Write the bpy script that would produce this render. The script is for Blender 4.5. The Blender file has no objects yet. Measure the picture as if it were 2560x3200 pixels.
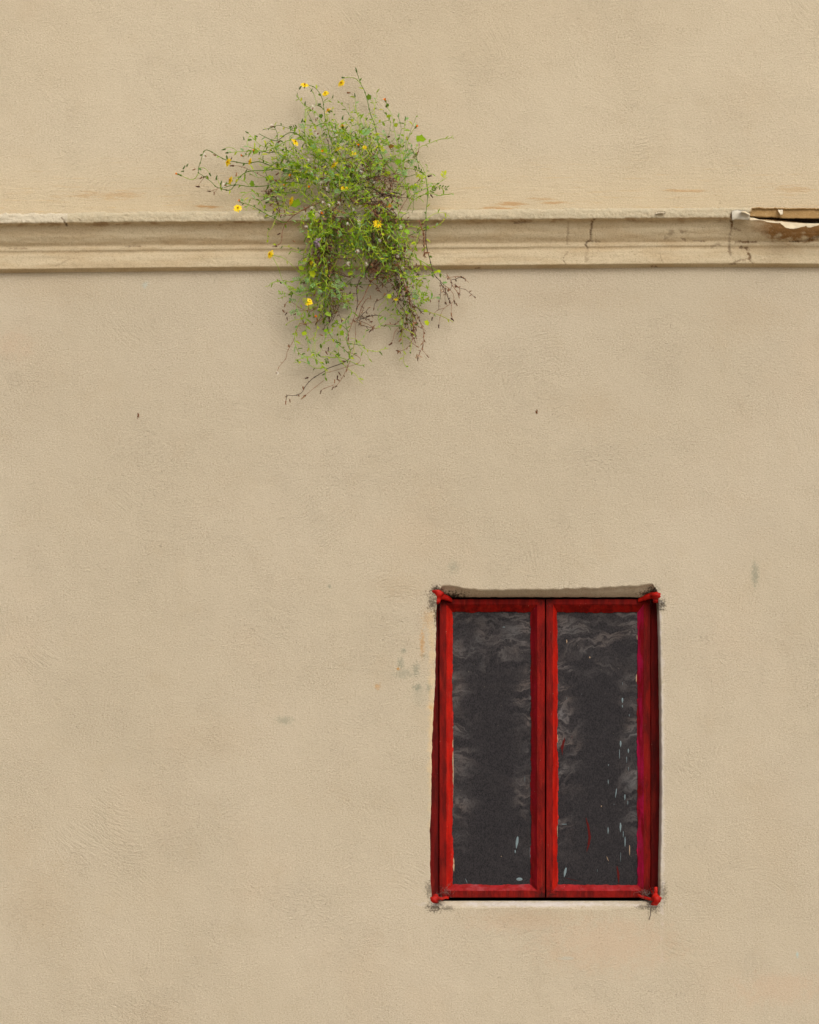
import bpy, bmesh, math, random
from mathutils import Vector, Matrix, noise as mn
R = math.radians
random.seed(7)
S = bpy.context.scene
COL = S.collection

# ------------------------------------------------------------------ camera, sky, sun, exposure
K = 2.24 / 2560.0            # metres of wall per pixel of the photograph
D, ZC, Z0 = 6.0, 1.6, 2.1    # distance to the wall, eye height, height of the picture's lower edge on the wall
cam = bpy.data.cameras.new('camera')
camo = bpy.data.objects.new('camera', cam)
COL.objects.link(camo)
camo.location = (0, -D, ZC)
camo.rotation_euler = (R(90), 0, 0)
cam.sensor_fit = 'HORIZONTAL'
cam.sensor_width = 36
cam.lens = 36 * D / 2.24
cam.shift_y = (Z0 + 1.4 - ZC) / 2.24
cam.clip_end = 500
S.camera = camo

SUN_EL, SUN_AZ = 38, 30      # elevation; degrees to the right of the camera's back
world = bpy.data.worlds.new("World")
S.world = world
world.use_nodes = True
wn = world.node_tree
bg = wn.nodes['Background']
sky = wn.nodes.new('ShaderNodeTexSky')
sky.sky_type = 'NISHITA'
sky.sun_disc = False
sky.sun_elevation = R(SUN_EL)
sky.sun_rotation = R(180 - SUN_AZ)
sky.dust_density = 6.0
sky.air_density = 1.0
hs = wn.nodes.new('ShaderNodeHueSaturation')
hs.inputs['Saturation'].default_value = 0.35
wn.links.new(sky.outputs[0], hs.inputs['Color'])
wn.links.new(hs.outputs[0], bg.inputs['Color'])
bg.inputs['Strength'].default_value = 0.085
sl = bpy.data.lights.new('sun', 'SUN')
sl.energy = 1.1
sl.angle = R(85)
sl.color = (1.0, 0.95, 0.87)
so = bpy.data.objects.new('sun', sl)
COL.objects.link(so)
sd = Vector((math.sin(R(SUN_AZ)) * math.cos(R(SUN_EL)), -math.cos(R(SUN_AZ)) * math.cos(R(SUN_EL)), math.sin(R(SUN_EL))))
so.rotation_euler = sd.to_track_quat('Z', 'Y').to_euler()
so.location = (4, -8, 9)
S.view_settings.view_transform = 'Standard'
S.view_settings.look = 'None'
S.view_settings.exposure = 0.39
S.view_settings.gamma = 1.0

# ------------------------------------------------------------------ helpers
def at(u, v, y=0.0):
    """photo pixel (2560 x 3200) -> point at depth y (wall face is y = 0)"""
    f = (D + y) / D
    return Vector(((u - 1280) * K * f, y, ZC + (Z0 + (3200 - v) * K - ZC) * f))

def lin(r, g, b):
    f = lambda c: (c / 255 / 12.92) if c / 255 <= 0.04045 else ((c / 255 + 0.055) / 1.055) ** 2.4
    return (f(r), f(g), f(b), 1.0)

def nz(x, y=0.0, z=0.0):
    return mn.noise(Vector((x, y, z)))

def fbm(x, y=0.0, z=0.0, o=4):
    return mn.fractal(Vector((x, y, z)), 1.0, 2.0, o)

def sstep(a, b, x):
    t = min(1, max(0, (x - a) / (b - a)))
    return t * t * (3 - 2 * t)

class MB:
    def __init__(s):
        s.v, s.f, s.m, s.c = [], [], [], []
    def vert(s, p, c=(1, 1, 1, 1)):
        s.v.append(tuple(p)); s.c.append(c)
        return len(s.v) - 1
    def face(s, idx, m=0):
        s.f.append(tuple(idx)); s.m.append(m)
    def tube(s, pts, rads, col=(1, 1, 1, 1), sides=5, m=0, cap=True):
        n = len(pts)
        if n < 2: return
        up = Vector((0.31, 0.87, 0.38))
        prev = None
        for i in range(n):
            d = (pts[min(i + 1, n - 1)] - pts[max(i - 1, 0)])
            if d.length < 1e-9: d = Vector((0, 0, 1))
            d.normalize()
            a = d.cross(up)
            if a.length < 1e-4: a = d.cross(Vector((1, 0, 0)))
            a.normalize(); b = d.cross(a)
            r = rads[i] if isinstance(rads, (list, tuple)) else rads
            ring = [s.vert(pts[i] + (a * math.cos(2 * math.pi * k / sides) + b * math.sin(2 * math.pi * k / sides)) * r, col) for k in range(sides)]
            if prev:
                for k in range(sides):
                    s.face((prev[k], prev[(k + 1) % sides], ring[(k + 1) % sides], ring[k]), m)
            elif cap:
                s.face(ring[::-1], m)
            prev = ring
        if cap: s.face(prev, m)
    def build(s, name, mats, parent=None, smooth=True, loc=None):
        me = bpy.data.meshes.new(name)
        me.from_pydata(s.v, [], s.f)
        for mt in (mats if isinstance(mats, (list, tuple)) else [mats]):
            me.materials.append(mt)
        me.polygons.foreach_set('material_index', s.m)
        if smooth: me.polygons.foreach_set('use_smooth', [True] * len(s.f))
        at_ = me.color_attributes.new('tint', 'FLOAT_COLOR', 'POINT')
        flat = [x for c in s.c for x in c]
        at_.data.foreach_set('color', flat)
        me.update()
        o = bpy.data.objects.new(name, me)
        COL.objects.link(o)
        if parent is not None:
            o.parent = parent
            o.matrix_parent_inverse = Matrix.Translation(parent.matrix_basis.translation).inverted() if parent.parent is None else Matrix.Identity(4)
        return o

def empty(name, loc, label, cat, group=None, kind=None):
    o = bpy.data.objects.new(name, None)
    COL.objects.link(o)
    o.location = loc
    o.empty_display_size = 0.05
    o['label'] = label; o['category'] = cat
    if group: o['group'] = group
    if kind: o['kind'] = kind
    return o

# ------------------------------------------------------------------ node shorthand
class NT:
    def __init__(s, name):
        s.mat = bpy.data.materials.new(name)
        s.mat.use_nodes = True
        s.t = s.mat.node_tree
        s.b = s.t.nodes['Principled BSDF']
        s.tc = s.t.nodes.new('ShaderNodeTexCoord')
        s.pos = s.tc.outputs['Object']
    def put(s, sock, val):
        if isinstance(val, bpy.types.NodeSocket): s.t.links.new(val, sock)
        elif val is not None:
            try: sock.default_value = val
            except TypeError: sock.default_value = tuple(val)[:3]
    def M(s, op, a, b=None, c=None, clamp=False):
        n = s.t.nodes.new('ShaderNodeMath'); n.operation = op; n.use_clamp = clamp
        for i, x in enumerate((a, b, c)):
            if x is not None: s.put(n.inputs[i], x)
        return n.outputs[0]
    def V(s, op, a, b=None, scale=None):
        n = s.t.nodes.new('ShaderNodeVectorMath'); n.operation = op
        s.put(n.inputs[0], a)
        if b is not None: s.put(n.inputs[1], b)
        if scale is not None: s.put(n.inputs['Scale'], scale)
        return n.outputs['Value'] if op in ('LENGTH', 'DISTANCE', 'DOT_PRODUCT') else n.outputs[0]
    def noise(s, vec, scale, detail=2.0, rough=0.5, dist=0.0, color=False):
        n = s.t.nodes.new('ShaderNodeTexNoise')
        s.put(n.inputs['Vector'], vec); n.inputs['Scale'].default_value = scale
        n.inputs['Detail'].default_value = detail; n.inputs['Roughness'].default_value = rough
        n.inputs['Distortion'].default_value = dist
        return n.outputs['Color'] if color else n.outputs['Fac']
    def ramp(s, x, lo, hi, a=0.0, b=1.0):
        n = s.t.nodes.new('ShaderNodeMapRange'); n.interpolation_type = 'SMOOTHSTEP'
        s.put(n.inputs['Value'], x); s.put(n.inputs['From Min'], lo); s.put(n.inputs['From Max'], hi)
        n.inputs['To Min'].default_value = a; n.inputs['To Max'].default_value = b
        return n.outputs[0]
    def mix(s, f, a, b, mode='MIX'):
        n = s.t.nodes.new('ShaderNodeMix'); n.data_type = 'RGBA'; n.blend_type = mode
        s.put(n.inputs[0], f); s.put(n.inputs[6], a); s.put(n.inputs[7], b)
        return n.outputs[2]
    def comb(s, x, y, z):
        n = s.t.nodes.new('ShaderNodeCombineXYZ')
        for i, q in enumerate((x, y, z)): s.put(n.inputs[i], q)
        return n.outputs[0]
    def sep(s, v):
        n = s.t.nodes.new('ShaderNodeSeparateXYZ'); s.put(n.inputs[0], v)
        return n.outputs
    def attr(s, name='tint'):
        n = s.t.nodes.new('ShaderNodeAttribute'); n.attribute_name = name
        return n
    def bump(s, h, strength=1.0, dist=1.0):
        n = s.t.nodes.new('ShaderNodeBump')
        n.inputs['Strength'].default_value = strength; n.inputs['Distance'].default_value = dist
        s.put(n.inputs['Height'], h)
        s.t.links.new(n.outputs[0], s.b.inputs['Normal'])
    def out(s, color, rough=0.8, spec=0.3):
        s.put(s.b.inputs['Base Color'], color); s.put(s.b.inputs['Roughness'], rough)
        s.put(s.b.inputs['Specular IOR Level'], spec)
        return s.mat

# ------------------------------------------------------------------ materials
def trowel(n, pos, scale, seed, freq):
    """curved trowel strokes: streaks running round a random centre per patch"""
    p = n.V('ADD', pos, (seed, 0, seed * 1.7))
    wob = n.V('SCALE', n.V('SUBTRACT', n.noise(p, 6.0, 2, color=True), (0.5, 0.5, 0.5)), scale=0.10)
    p2 = n.V('MULTIPLY', n.V('ADD', p, wob), (1, 0, 1))
    v = n.t.nodes.new('ShaderNodeTexVoronoi'); v.feature = 'F1'
    n.put(v.inputs['Vector'], p2); v.inputs['Scale'].default_value = scale
    ctr = n.V('ADD', v.outputs['Position'], n.V('SCALE', n.V('SUBTRACT', v.outputs['Color'], (0.5, 0.5, 0.5)), scale=1.5 / scale))
    d = n.V('SUBTRACT', n.V('MULTIPLY', p, (1, 0, 1)), n.V('MULTIPLY', ctr, (1, 0, 1)))
    r = n.V('LENGTH', d)
    x, y, z = n.sep(d)
    th = n.M('ARCTAN2', z, x)
    rnd = n.M('MULTIPLY', n.sep(v.outputs['Color'])[0], 60.0)
    q = n.comb(n.M('MULTIPLY', r, freq), n.M('MULTIPLY', th, 5.0), rnd)
    st = n.noise(q, 1.0, 3, 0.6)
    fade = n.M('MULTIPLY', n.ramp(v.outputs['Distance'], 0.22, 0.60, 1.0, 0.0), n.ramp(n.noise(n.V('ADD', p, (2, 0, 6)), 11.0, 3, 0.7), 0.38, 0.60))
    patch = n.ramp(n.noise(p, 3.2, 2), 0.46, 0.62)
    return n.M('MULTIPLY', n.M('MULTIPLY', n.M('SUBTRACT', st, 0.5), fade), patch)

def blob(n, X, Z, u, v, ru, rv, fz, amt):
    p = at(u, v)
    a = n.M('DIVIDE', n.M('SUBTRACT', X, p.x), ru * K)
    b = n.M('DIVIDE', n.M('SUBTRACT', Z, p.z), rv * K)
    d = n.M('SQRT', n.M('ADD', n.M('MULTIPLY', a, a), n.M('MULTIPLY', b, b)))
    d = n.M('ADD', d, fz)
    return n.ramp(d, 0.15, 1.0, amt, 0.0)

A_WALL = lin(203, 185, 150)
def plaster_height(n):
    pos = n.pos
    fine = n.noise(n.V('MULTIPLY', pos, (0.8, 1, 1.15)), 290.0, 4, 0.8)
    med = n.noise(pos, 105.0, 4, 0.7)
    patch = n.ramp(n.noise(n.V('ADD', pos, (3, 1, 7)), 3.0, 3, 0.6), 0.42, 0.68)
    lump = n.noise(pos, 14.0, 3)
    h = n.M('MULTIPLY', n.M('MULTIPLY', fine, n.M('ADD', n.M('MULTIPLY', patch, .25), .6)), 0.0010)
    h = n.M('ADD', h, n.M('MULTIPLY', n.M('MULTIPLY', med, n.M('ADD', n.M('MULTIPLY', patch, .5), .3)), 0.0012))
    h = n.M('ADD', h, n.M('MULTIPLY', lump, 0.0020))
    warp = n.V('SCALE', n.V('SUBTRACT', n.noise(pos, 7.0, 3, 0.6, color=True), (0.5, 0.5, 0.5)), scale=0.05)
    wr = n.noise(n.V('MULTIPLY', n.V('ADD', pos, warp), (105, 1, 210)), 1.0, 3, 0.7)
    pb = n.ramp(n.noise(n.V('ADD', pos, (6, 2, 4)), 4.0, 5, 0.75), 0.40, 0.72)
    h = n.M('ADD', h, n.M('MULTIPLY', n.M('MULTIPLY', n.ramp(wr, 0.44, 0.74), n.M('ADD', n.M('MULTIPLY', pb, .55), .35)), 0.0009))
    grit = n.ramp(n.noise(n.V('ADD', pos, (5, 2, 1)), 170.0, 1), 0.64, 0.76)
    h = n.M('ADD', h, n.M('MULTIPLY', n.M('MULTIPLY', grit, n.M('ADD', n.M('MULTIPLY', pb, 0.9), 0.1)), 0.0013))
    return h, fine, med, patch

def mat_wall():
    n = NT('plaster_wall')
    X, Y, Z = n.sep(n.pos)
    h, fine, med, patch = plaster_height(n)
    t1 = trowel(n, n.pos, 2.6, 0.0, 150.0)
    t2 = trowel(n, n.pos, 3.7, 4.3, 190.0)
    h = n.M('ADD', h, n.M('MULTIPLY', t1, 0.0027))
    h = n.M('ADD', h, n.M('MULTIPLY', t2, 0.0026))
    # horizontal float marks just above the ledge
    zc = at(1280, 655).z
    above = n.ramp(Z, zc, zc + 0.20, 1.0, 0.0)
    above = n.M('MULTIPLY', above, n.ramp(Z, zc - 0.03, zc - 0.01))
    hx = n.V('MULTIPLY', n.pos, (9, 1, 150))
    hstr = n.noise(hx, 1.0, 3, 0.6)
    h = n.M('ADD', h, n.M('MULTIPLY', n.M('MULTIPLY', hstr, above), 0.0010))
    n.bump(h, 1.0, 1.55)
    big = n.noise(n.V('ADD', n.pos, (1, 0, 2)), 1.3, 3, 0.55)
    tone = n.ramp(big, 0.35, 0.68)
    cu_ = n.mix(tone, lin(190, 175, 149), lin(195, 181, 156))      # upper face yellower; below the ledge, shade is put into a darker base colour
    cl_ = n.mix(tone, lin(184, 171, 148), lin(189, 176, 154))
    c = n.mix(n.ramp(Z, zc - 0.06, zc - 0.05), cl_, cu_)
    pk = n.ramp(n.noise(n.V('ADD', n.pos, (8, 0, 3)), 2.4, 3, 0.6), 0.5, 0.78)
    c = n.mix(n.M('MULTIPLY', pk, 0.20), c, lin(194, 168, 138))
    # brownish mottling, settled in the rough patches
    mot = n.M('MULTIPLY', n.ramp(n.noise(n.V('ADD', n.pos, (2, 5, 9)), 9.0, 5, 0.7), 0.52, 0.72), 0.24)
    mot = n.M('MULTIPLY', mot, n.ramp(fine, 0.42, 0.60))
    c = n.mix(mot, c, lin(166, 139, 100))
    c = n.mix(n.M('MULTIPLY', n.ramp(med, 0.56, 0.70), n.M('MULTIPLY', patch, 0.14)), c, lin(160, 136, 102))
    gm = n.ramp(n.noise(n.V('ADD', n.pos, (7, 3, 5)), 6.0, 5, 0.75), 0.36, 0.66, 0.5, 1.0)
    c = n.mix(n.M('MULTIPLY', n.ramp(fine, 0.50, 0.34), n.M('MULTIPLY', gm, 0.60)), c, lin(136, 116, 86))
    c = n.mix(n.M('MULTIPLY', n.ramp(fine, 0.50, 0.68), n.M('MULTIPLY', gm, 0.52)), c, lin(220, 207, 180))
    spk = n.ramp(n.noise(n.V('ADD', n.pos, (9, 9, 4)), 120.0, 1), 0.77, 0.81)
    c = n.mix(n.M('MULTIPLY', spk, 0.55), c, lin(118, 98, 70))
    # ochre streaks along the ledge
    oc = n.M('MULTIPLY', n.ramp(n.noise(n.V('MULTIPLY', n.V('ADD', n.pos, (4, 0, 0)), (7, 1, 110)), 1.0, 4, 0.7), 0.54, 0.70), above)
    c = n.mix(n.M('MULTIPLY', oc, 0.42), c, lin(190, 148, 88))
    c = n.mix(n.M('MULTIPLY', above, 0.25), c, lin(206, 184, 142))  # bounce light off the ledge, painted as a lighter, yellower band above it
    fz = n.M('MULTIPLY', n.M('SUBTRACT', n.noise(n.pos, 170.0, 4, 0.75), 0.5), 3.8)
    fs = n.M('MULTIPLY', n.M('SUBTRACT', n.noise(n.pos, 34.0, 6, 0.8), 0.5), 3.0)
    fo = n.M('MULTIPLY', n.M('SUBTRACT', n.noise(n.V('MULTIPLY', n.pos, (16, 1, 150)), 1.0, 5, 0.75), 0.5), 5.0)
    def stain(lst, col, f):
        nonlocal c
        tot = None
        for (u, v, ru, rv, a) in lst:
            b = blob(n, X, Z, u, v, ru, rv, f, a)
            tot = b if tot is None else n.M('MAXIMUM', tot, b)
        c = n.mix(tot, c, col)
    # grey green smudges left of the window and elsewhere
    stain([(1252, 2073, 14, 26, .8), (1262, 2105, 44, 22, .55), (1300, 2094, 16, 30, .75), (1305, 2149, 18, 16, 1.), (1342, 2150, 12, 34, .7),
           (1262, 2033, 14, 10, .8), (1325, 2050, 14, 10, .7), (2360, 1796, 16, 52, .8), (1031, 1833, 8, 8, .9), (1417, 1773, 22, 26, .5),
           (890, 2252, 34, 18, .6), (1310, 2170, 30, 60, .25)], lin(146, 144, 124), fz)
    stain([(1320, 2010, 10, 60, .55), (1349, 2210, 12, 10, .9), (1180, 2145, 14, 12, .5), (1340, 1935, 30, 40, .3), (1245, 2090, 8, 6, .8)], lin(186, 134, 62), fz)
    # soot and dirt round the hinges
    stain([(1364, 1846, 24, 24, 1.), (1352, 1885, 20, 34, .75), (1362, 1920, 10, 40, .9), (2040, 1842, 26, 16, .95), (2066, 1890, 20, 28, .9), (1358, 2835, 34, 22, .8),
           (1345, 2780, 22, 36, .6), (2042, 2832, 30, 24, .8), (2072, 2790, 18, 46, .6), (1400, 2838, 30, 12, .6), (2010, 2834, 34, 12, .6), (1398, 1855, 80, 16, 1.), (2030, 1850, 36, 14, .9)], lin(46, 36, 26), fz)
    stain([(1700, 2825, 420, 13, .8), (2069, 2450, 12, 600, .65), (2062, 2000, 9, 140, .7)], lin(206, 198, 192), fs)  # whitish edge paint; sky light on the sill chamfer is put into it too
    stain([(1352, 2300, 20, 420, .7), (1352, 2020, 16, 150, .6)], lin(210, 184, 142), fs)
    # warm and pinkish patches below the window, wider soiling
    stain([(1900, 2950, 300, 120, .30), (1640, 2880, 220, 50, .25), (2440, 3090, 200, 70, .3), (40, 1080, 90, 60, .2)], lin(192, 160, 132), fs)
    stain([(120, 2830, 170, 190, 0.17), (60, 2650, 90, 120, 0.14), (2330, 980, 180, 110, 0.17), (700, 2300, 160, 120, 0.11), (2400, 2600, 120, 260, 0.08),
           (1640, 2860, 300, 40, 0.17), (2300, 300, 160, 160, 0.06), (1850, 1280, 120, 90, 0.14), (1250, 1830, 120, 60, 0.17), (160, 900, 260, 70, 0.17), (1750, 930, 300, 70, 0.15)], lin(164, 138, 102), fz)
    stain([(1590, 637, 90, 7, .6), (1720, 634, 80, 5, .6), (2140, 596, 100, 5, .5), (1700, 622, 50, 6, .4), (640, 645, 60, 6, .7), (330, 610, 160, 14, .35), (1560, 650, 60, 5, .6), (2480, 590, 70, 16, .3)], lin(176, 130, 72), fo)
    stain([(455, 890, 14, 16, .45), (2492, 2984, 7, 12, .9), (1770, 2995, 30, 8, .3)], lin(170, 186, 180), fs)
    return n.out(c, 0.9, 0.25)

def mat_cornice():
    n = NT('plaster_cornice')
    h, fine, med, patch = plaster_height(n)
    hs_ = n.noise(n.V('MULTIPLY', n.pos, (6, 60, 90)), 1.0, 3)
    n.bump(n.M('ADD', n.M('MULTIPLY', h, 0.85), n.M('MULTIPLY', hs_, 0.0010)))
    a = n.attr()
    c = n.mix(n.M('MULTIPLY', n.ramp(fine, 0.50, 0.34), 0.42), a.outputs['Color'], lin(124, 102, 72))
    c = n.mix(n.M('MULTIPLY', n.ramp(fine, 0.54, 0.70), 0.36), c, lin(214, 198, 168))
    return n.out(c, 0.9, 0.25)

def mat_tint(name, rough=0.5, spec=0.4, var=0.25, scale=200.0, transl=0.0):
    n = NT(name)
    a = n.attr()
    v = n.noise(n.pos, scale, 2)
    c = n.mix(1.0, a.outputs['Color'], n.mix(v, (1 - var, 1 - var, 1 - var, 1), (1 + var, 1 + var, 1 + var, 1)), 'MULTIPLY')
    n.out(c, rough, spec)
    if transl:
        tr = n.t.nodes.new('ShaderNodeBsdfTranslucent')
        n.t.links.new(c, tr.inputs['Color'])
        mx = n.t.nodes.new('ShaderNodeMixShader'); mx.inputs[0].default_value = transl
        o = n.t.nodes['Material Output']
        n.t.links.new(n.b.outputs[0], mx.inputs[1]); n.t.links.new(tr.outputs[0], mx.inputs[2])
        n.t.links.new(mx.outputs[0], o.inputs['Surface'])
    return n.mat

def mat_paint(name, c0, c1, dust, dustcol, rough=0.45, spec=0.15):
    n = NT(name)
    st = n.noise(n.V('MULTIPLY', n.pos, (60, 60, 14)), 1.0, 4, 0.6)
    c = n.mix(n.ramp(st, 0.36, 0.64), c0, c1)
    fade_ = n.ramp(n.noise(n.V('MULTIPLY', n.V('ADD', n.pos, (6, 2, 1)), (120, 120, 9)), 1.0, 4, 0.7), 0.52, 0.70)
    c = n.mix(n.M('MULTIPLY', fade_, 0.30), c, lin(150, 48, 30))
    fl = n.noise(n.pos, 260.0, 2, 0.6)
    c = n.mix(n.M('MULTIPLY', n.ramp(fl, 0.5, 0.75), 0.2), c, lin(60, 8, 6))
    du = n.M('MULTIPLY', n.ramp(n.noise(n.pos, 28.0, 5, 0.7), 0.48, 0.72), dust)
    c = n.mix(du, c, dustcol)
    g_ = n.sep(n.tc.outputs['Generated'])
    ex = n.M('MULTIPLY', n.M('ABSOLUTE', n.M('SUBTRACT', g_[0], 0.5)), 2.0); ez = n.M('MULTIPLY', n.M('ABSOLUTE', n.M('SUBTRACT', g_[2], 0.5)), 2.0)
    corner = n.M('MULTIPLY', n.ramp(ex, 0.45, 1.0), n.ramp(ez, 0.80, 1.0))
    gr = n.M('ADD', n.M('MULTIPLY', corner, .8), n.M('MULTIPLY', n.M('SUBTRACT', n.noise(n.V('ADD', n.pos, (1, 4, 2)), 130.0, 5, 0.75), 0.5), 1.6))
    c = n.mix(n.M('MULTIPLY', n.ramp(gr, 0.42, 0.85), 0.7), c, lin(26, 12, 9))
    ch = n.ramp(n.noise(n.V('ADD', n.pos, (3, 3, 3)), 150.0, 3, 0.7), 0.72, 0.75)
    c = n.mix(n.M('MULTIPLY', ch, 0.6), c, lin(190, 150, 130))
    n.bump(n.M('ADD', n.M('MULTIPLY', st, 0.0012), n.M('MULTIPLY', n.noise(n.pos, 140.0, 3), 0.0012)), 0.8)
    return n.out(c, rough, spec)

def mat_pane():
    n = NT('dusty_glass')
    g = n.sep(n.tc.outputs['Generated'])
    gx, gz = g[0], g[2]
    warp = n.V('SCALE', n.V('SUBTRACT', n.noise(n.pos, 9.0, 4, 0.6, color=True), (.5, .5, .5)), scale=0.16)
    p = n.V('ADD', n.pos, warp)
    w = n.noise(n.V('MULTIPLY', p, (6.5, 1, 21)), 1.0, 5, 0.62, 0.3)
    ridge = n.M('POWER', n.M('SUBTRACT', 1.0, n.M('ABSOLUTE', n.M('MULTIPLY', n.M('SUBTRACT', w, 0.5), 7.0)), clamp=True), 3.0)
    smear = n.ramp(n.noise(n.V('MULTIPLY', p, (5, 1, 11)), 1.0, 4, 0.6), 0.47, 0.75)
    edge = n.M('MAXIMUM', n.ramp(gx, 0.40, 0.04), n.ramp(gx, 0.68, 0.97))
    edge = n.M('MULTIPLY', edge, n.ramp(gz, 0.05, 0.38))
    top = n.ramp(n.M('ADD', gz, n.M('MULTIPLY', n.M('SUBTRACT', w, .5), .2)), 0.70, 0.86)
    m = n.M('MAXIMUM', n.M('MULTIPLY', edge, 0.9), n.M('MULTIPLY', top, 0.55))
    m = n.M('ADD', m, 0.05)
    sparse = n.ramp(n.noise(n.V('MULTIPLY', n.pos, (9, 1, 13)), 1.0, 2), 0.40, 0.62)
    m = n.M('MULTIPLY', m, n.M('ADD', 0.25, sparse))
    veil = n.M('MULTIPLY', m, n.M('ADD', n.M('MULTIPLY', ridge, 0.50), n.M('MULTIPLY', smear, 0.10)))
    fz = n.noise(n.V('MULTIPLY', n.pos, (420, 420, 260)), 1.0, 3, 0.7)
    c = n.mix(n.ramp(fz, 0.32, 0.68), lin(18, 17, 20), lin(50, 46, 48))
    hue = n.mix(n.noise(n.pos, 14.0, 2), lin(128, 106, 92), lin(116, 122, 126))
    c = n.mix(veil, c, hue)
    sp = n.ramp(n.noise(n.V('ADD', n.pos, (7, 1, 2)), 210.0, 1), 0.79, 0.82)
    c = n.mix(n.M('MULTIPLY', sp, 0.5), c, lin(150, 140, 120))
    n.bump(n.M('MULTIPLY', n.noise(n.pos, 5.0, 2), 0.002))
    return n.out(c, 0.62, 0.12)

M_WALL = mat_wall()
M_CORN = mat_cornice()
M_LEAF = mat_tint('leaf', 0.7, 0.12, 0.25, 150, 0.22)
M_STEM = mat_tint('stem', 0.6, 0.3, 0.25, 120)
M_DRY = mat_tint('dry_leaf', 0.85, 0.15, 0.35, 150)
M_PETAL = mat_tint('petal', 0.6, 0.2, 0.10, 200, 0.12)
M_FLUFF = mat_tint('seed_fluff', 0.9, 0.1, 0.1, 200, 0.3)
M_FLAKE = mat_tint('peeling_paint', 0.85, 0.2, 0.18, 60)
M_RED = mat_paint('red_paint', lin(88, 6, 3), lin(124, 13, 6), 0.06, lin(120, 40, 30), 0.6, 0.08)
M_RED_LIT = mat_paint('lit_red_paint', lin(140, 13, 5), lin(172, 24, 10), 0.20, lin(150, 54, 44), 0.5, 0.1)  # same red for the left bevels, brightened for the light they catch
M_RED_SKY = mat_paint('sky_sheen_red_paint', lin(126, 8, 22), lin(170, 16, 66), 0.25, lin(140, 50, 88), 0.5)  # same red for the right bevels, with bluish sky reflection put into the colour
M_RED_SKY2 = mat_paint('faint_sky_sheen_red_paint', lin(102, 6, 9), lin(120, 8, 22), 0.14, lin(126, 20, 54), 0.5)  # weaker painted sky reflection, for the left casement
M_RED_DUST_SKY = mat_paint('dusty_sky_lit_red_paint', lin(128, 13, 13), lin(150, 26, 30), 0.55, lin(160, 76, 80), 0.6)  # bottom bevels: settled dust, plus sky light put into the base red
M_OLDRED = mat_paint('dark_red_paint', lin(76, 7, 5), lin(104, 10, 8), 0.25, lin(40, 22, 18), 0.6, 0.08)
M_HINGE = mat_paint('hinge_red_paint', lin(150, 13, 7), lin(180, 26, 11), 0.12, lin(90, 14, 10), 0.5)
M_PANE = mat_pane()
def simple(name, col, rough=0.8, spec=0.2, var=0.2, scale=150):
    n = NT(name)
    k = n.noise(n.pos, scale, 3)
    c2 = tuple(min(1, x * (1 + var)) for x in col[:3]) + (1,)
    c1 = tuple(x * (1 - var) for x in col[:3]) + (1,)
    return n.out(n.mix(k, c1, c2), rough, spec)
M_DARK = simple('recess_shade', (0.012, 0.010, 0.009, 1))  # near-black colour paints in the shade of the recess and the frame gap
M_WEB = simple('dusty_cobweb', lin(62, 52, 46))
M_WEBP = simple('grey_cobweb', lin(128, 116, 108))
M_SPLASH = simple('pale_splash', lin(110, 126, 130), 0.6, 0.2, 0.5, 600)
M_SMEAR = simple('red_smear', lin(78, 12, 9), 0.6, 0.1, 0.5, 300)
M_CREAM = simple('cream_filler', lin(176, 150, 122), 0.8)
M_PAVE = simple('pavement', lin(176, 166, 150), 0.9, 0.2, 0.15, 3)
M_SPECK = simple('speck_brown', lin(112, 66, 26), 0.6, 0.3, 0.5, 600)

# ------------------------------------------------------------------ the ground
mb = MB()
for (x, y) in ((-60, -80), (60, -80), (60, 20), (-60, 20)):
    mb.vert((x, y, 0))
mb.face((0, 1, 2, 3))
g = mb.build('pavement', M_PAVE, smooth=False)
g['kind'] = 'structure'

# ------------------------------------------------------------------ the wall
wall = empty('plastered_wall', (0, 0, 0), 'cream plastered wall with trowel marks and a moulded ledge running across it', 'wall', kind='thing')
W_L = [(1366, 1850), (1364, 1923), (1362, 2050), (1359, 2150), (1351, 2300), (1348, 2420), (1348, 2500), (1344, 2600), (1345, 2740), (1350, 2812)]
W_B = [(1372, 2831), (1500, 2833), (1650, 2832), (1780, 2836), (1900, 2839), (1960, 2832), (2030, 2834)]
W_R = [(2062, 2812), (2064, 2700), (2066, 2600), (2068, 2450), (2067, 2300), (2065, 2150), (2063, 2000), (2059, 1900), (2056, 1856)]
W_T = [(2041, 1827), (1990, 1833), (1900, 1838), (1800, 1842), (1700, 1845), (1600, 1846), (1500, 1846), (1450, 1841), (1410, 1832), (1383, 1833)]
def resample(pl, step):
    out = []
    for i in range(len(pl) - 1):
        a, b = pl[i], pl[i + 1]
        L = math.hypot(b[0] - a[0], b[1] - a[1]); k = max(1, int(L / step))
        for j in range(k):
            t = j / k
            out.append((a[0] + (b[0] - a[0]) * t, a[1] + (b[1] - a[1]) * t))
    out.append(pl[-1])
    return out
loops = [[] for _ in range(6)]
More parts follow.
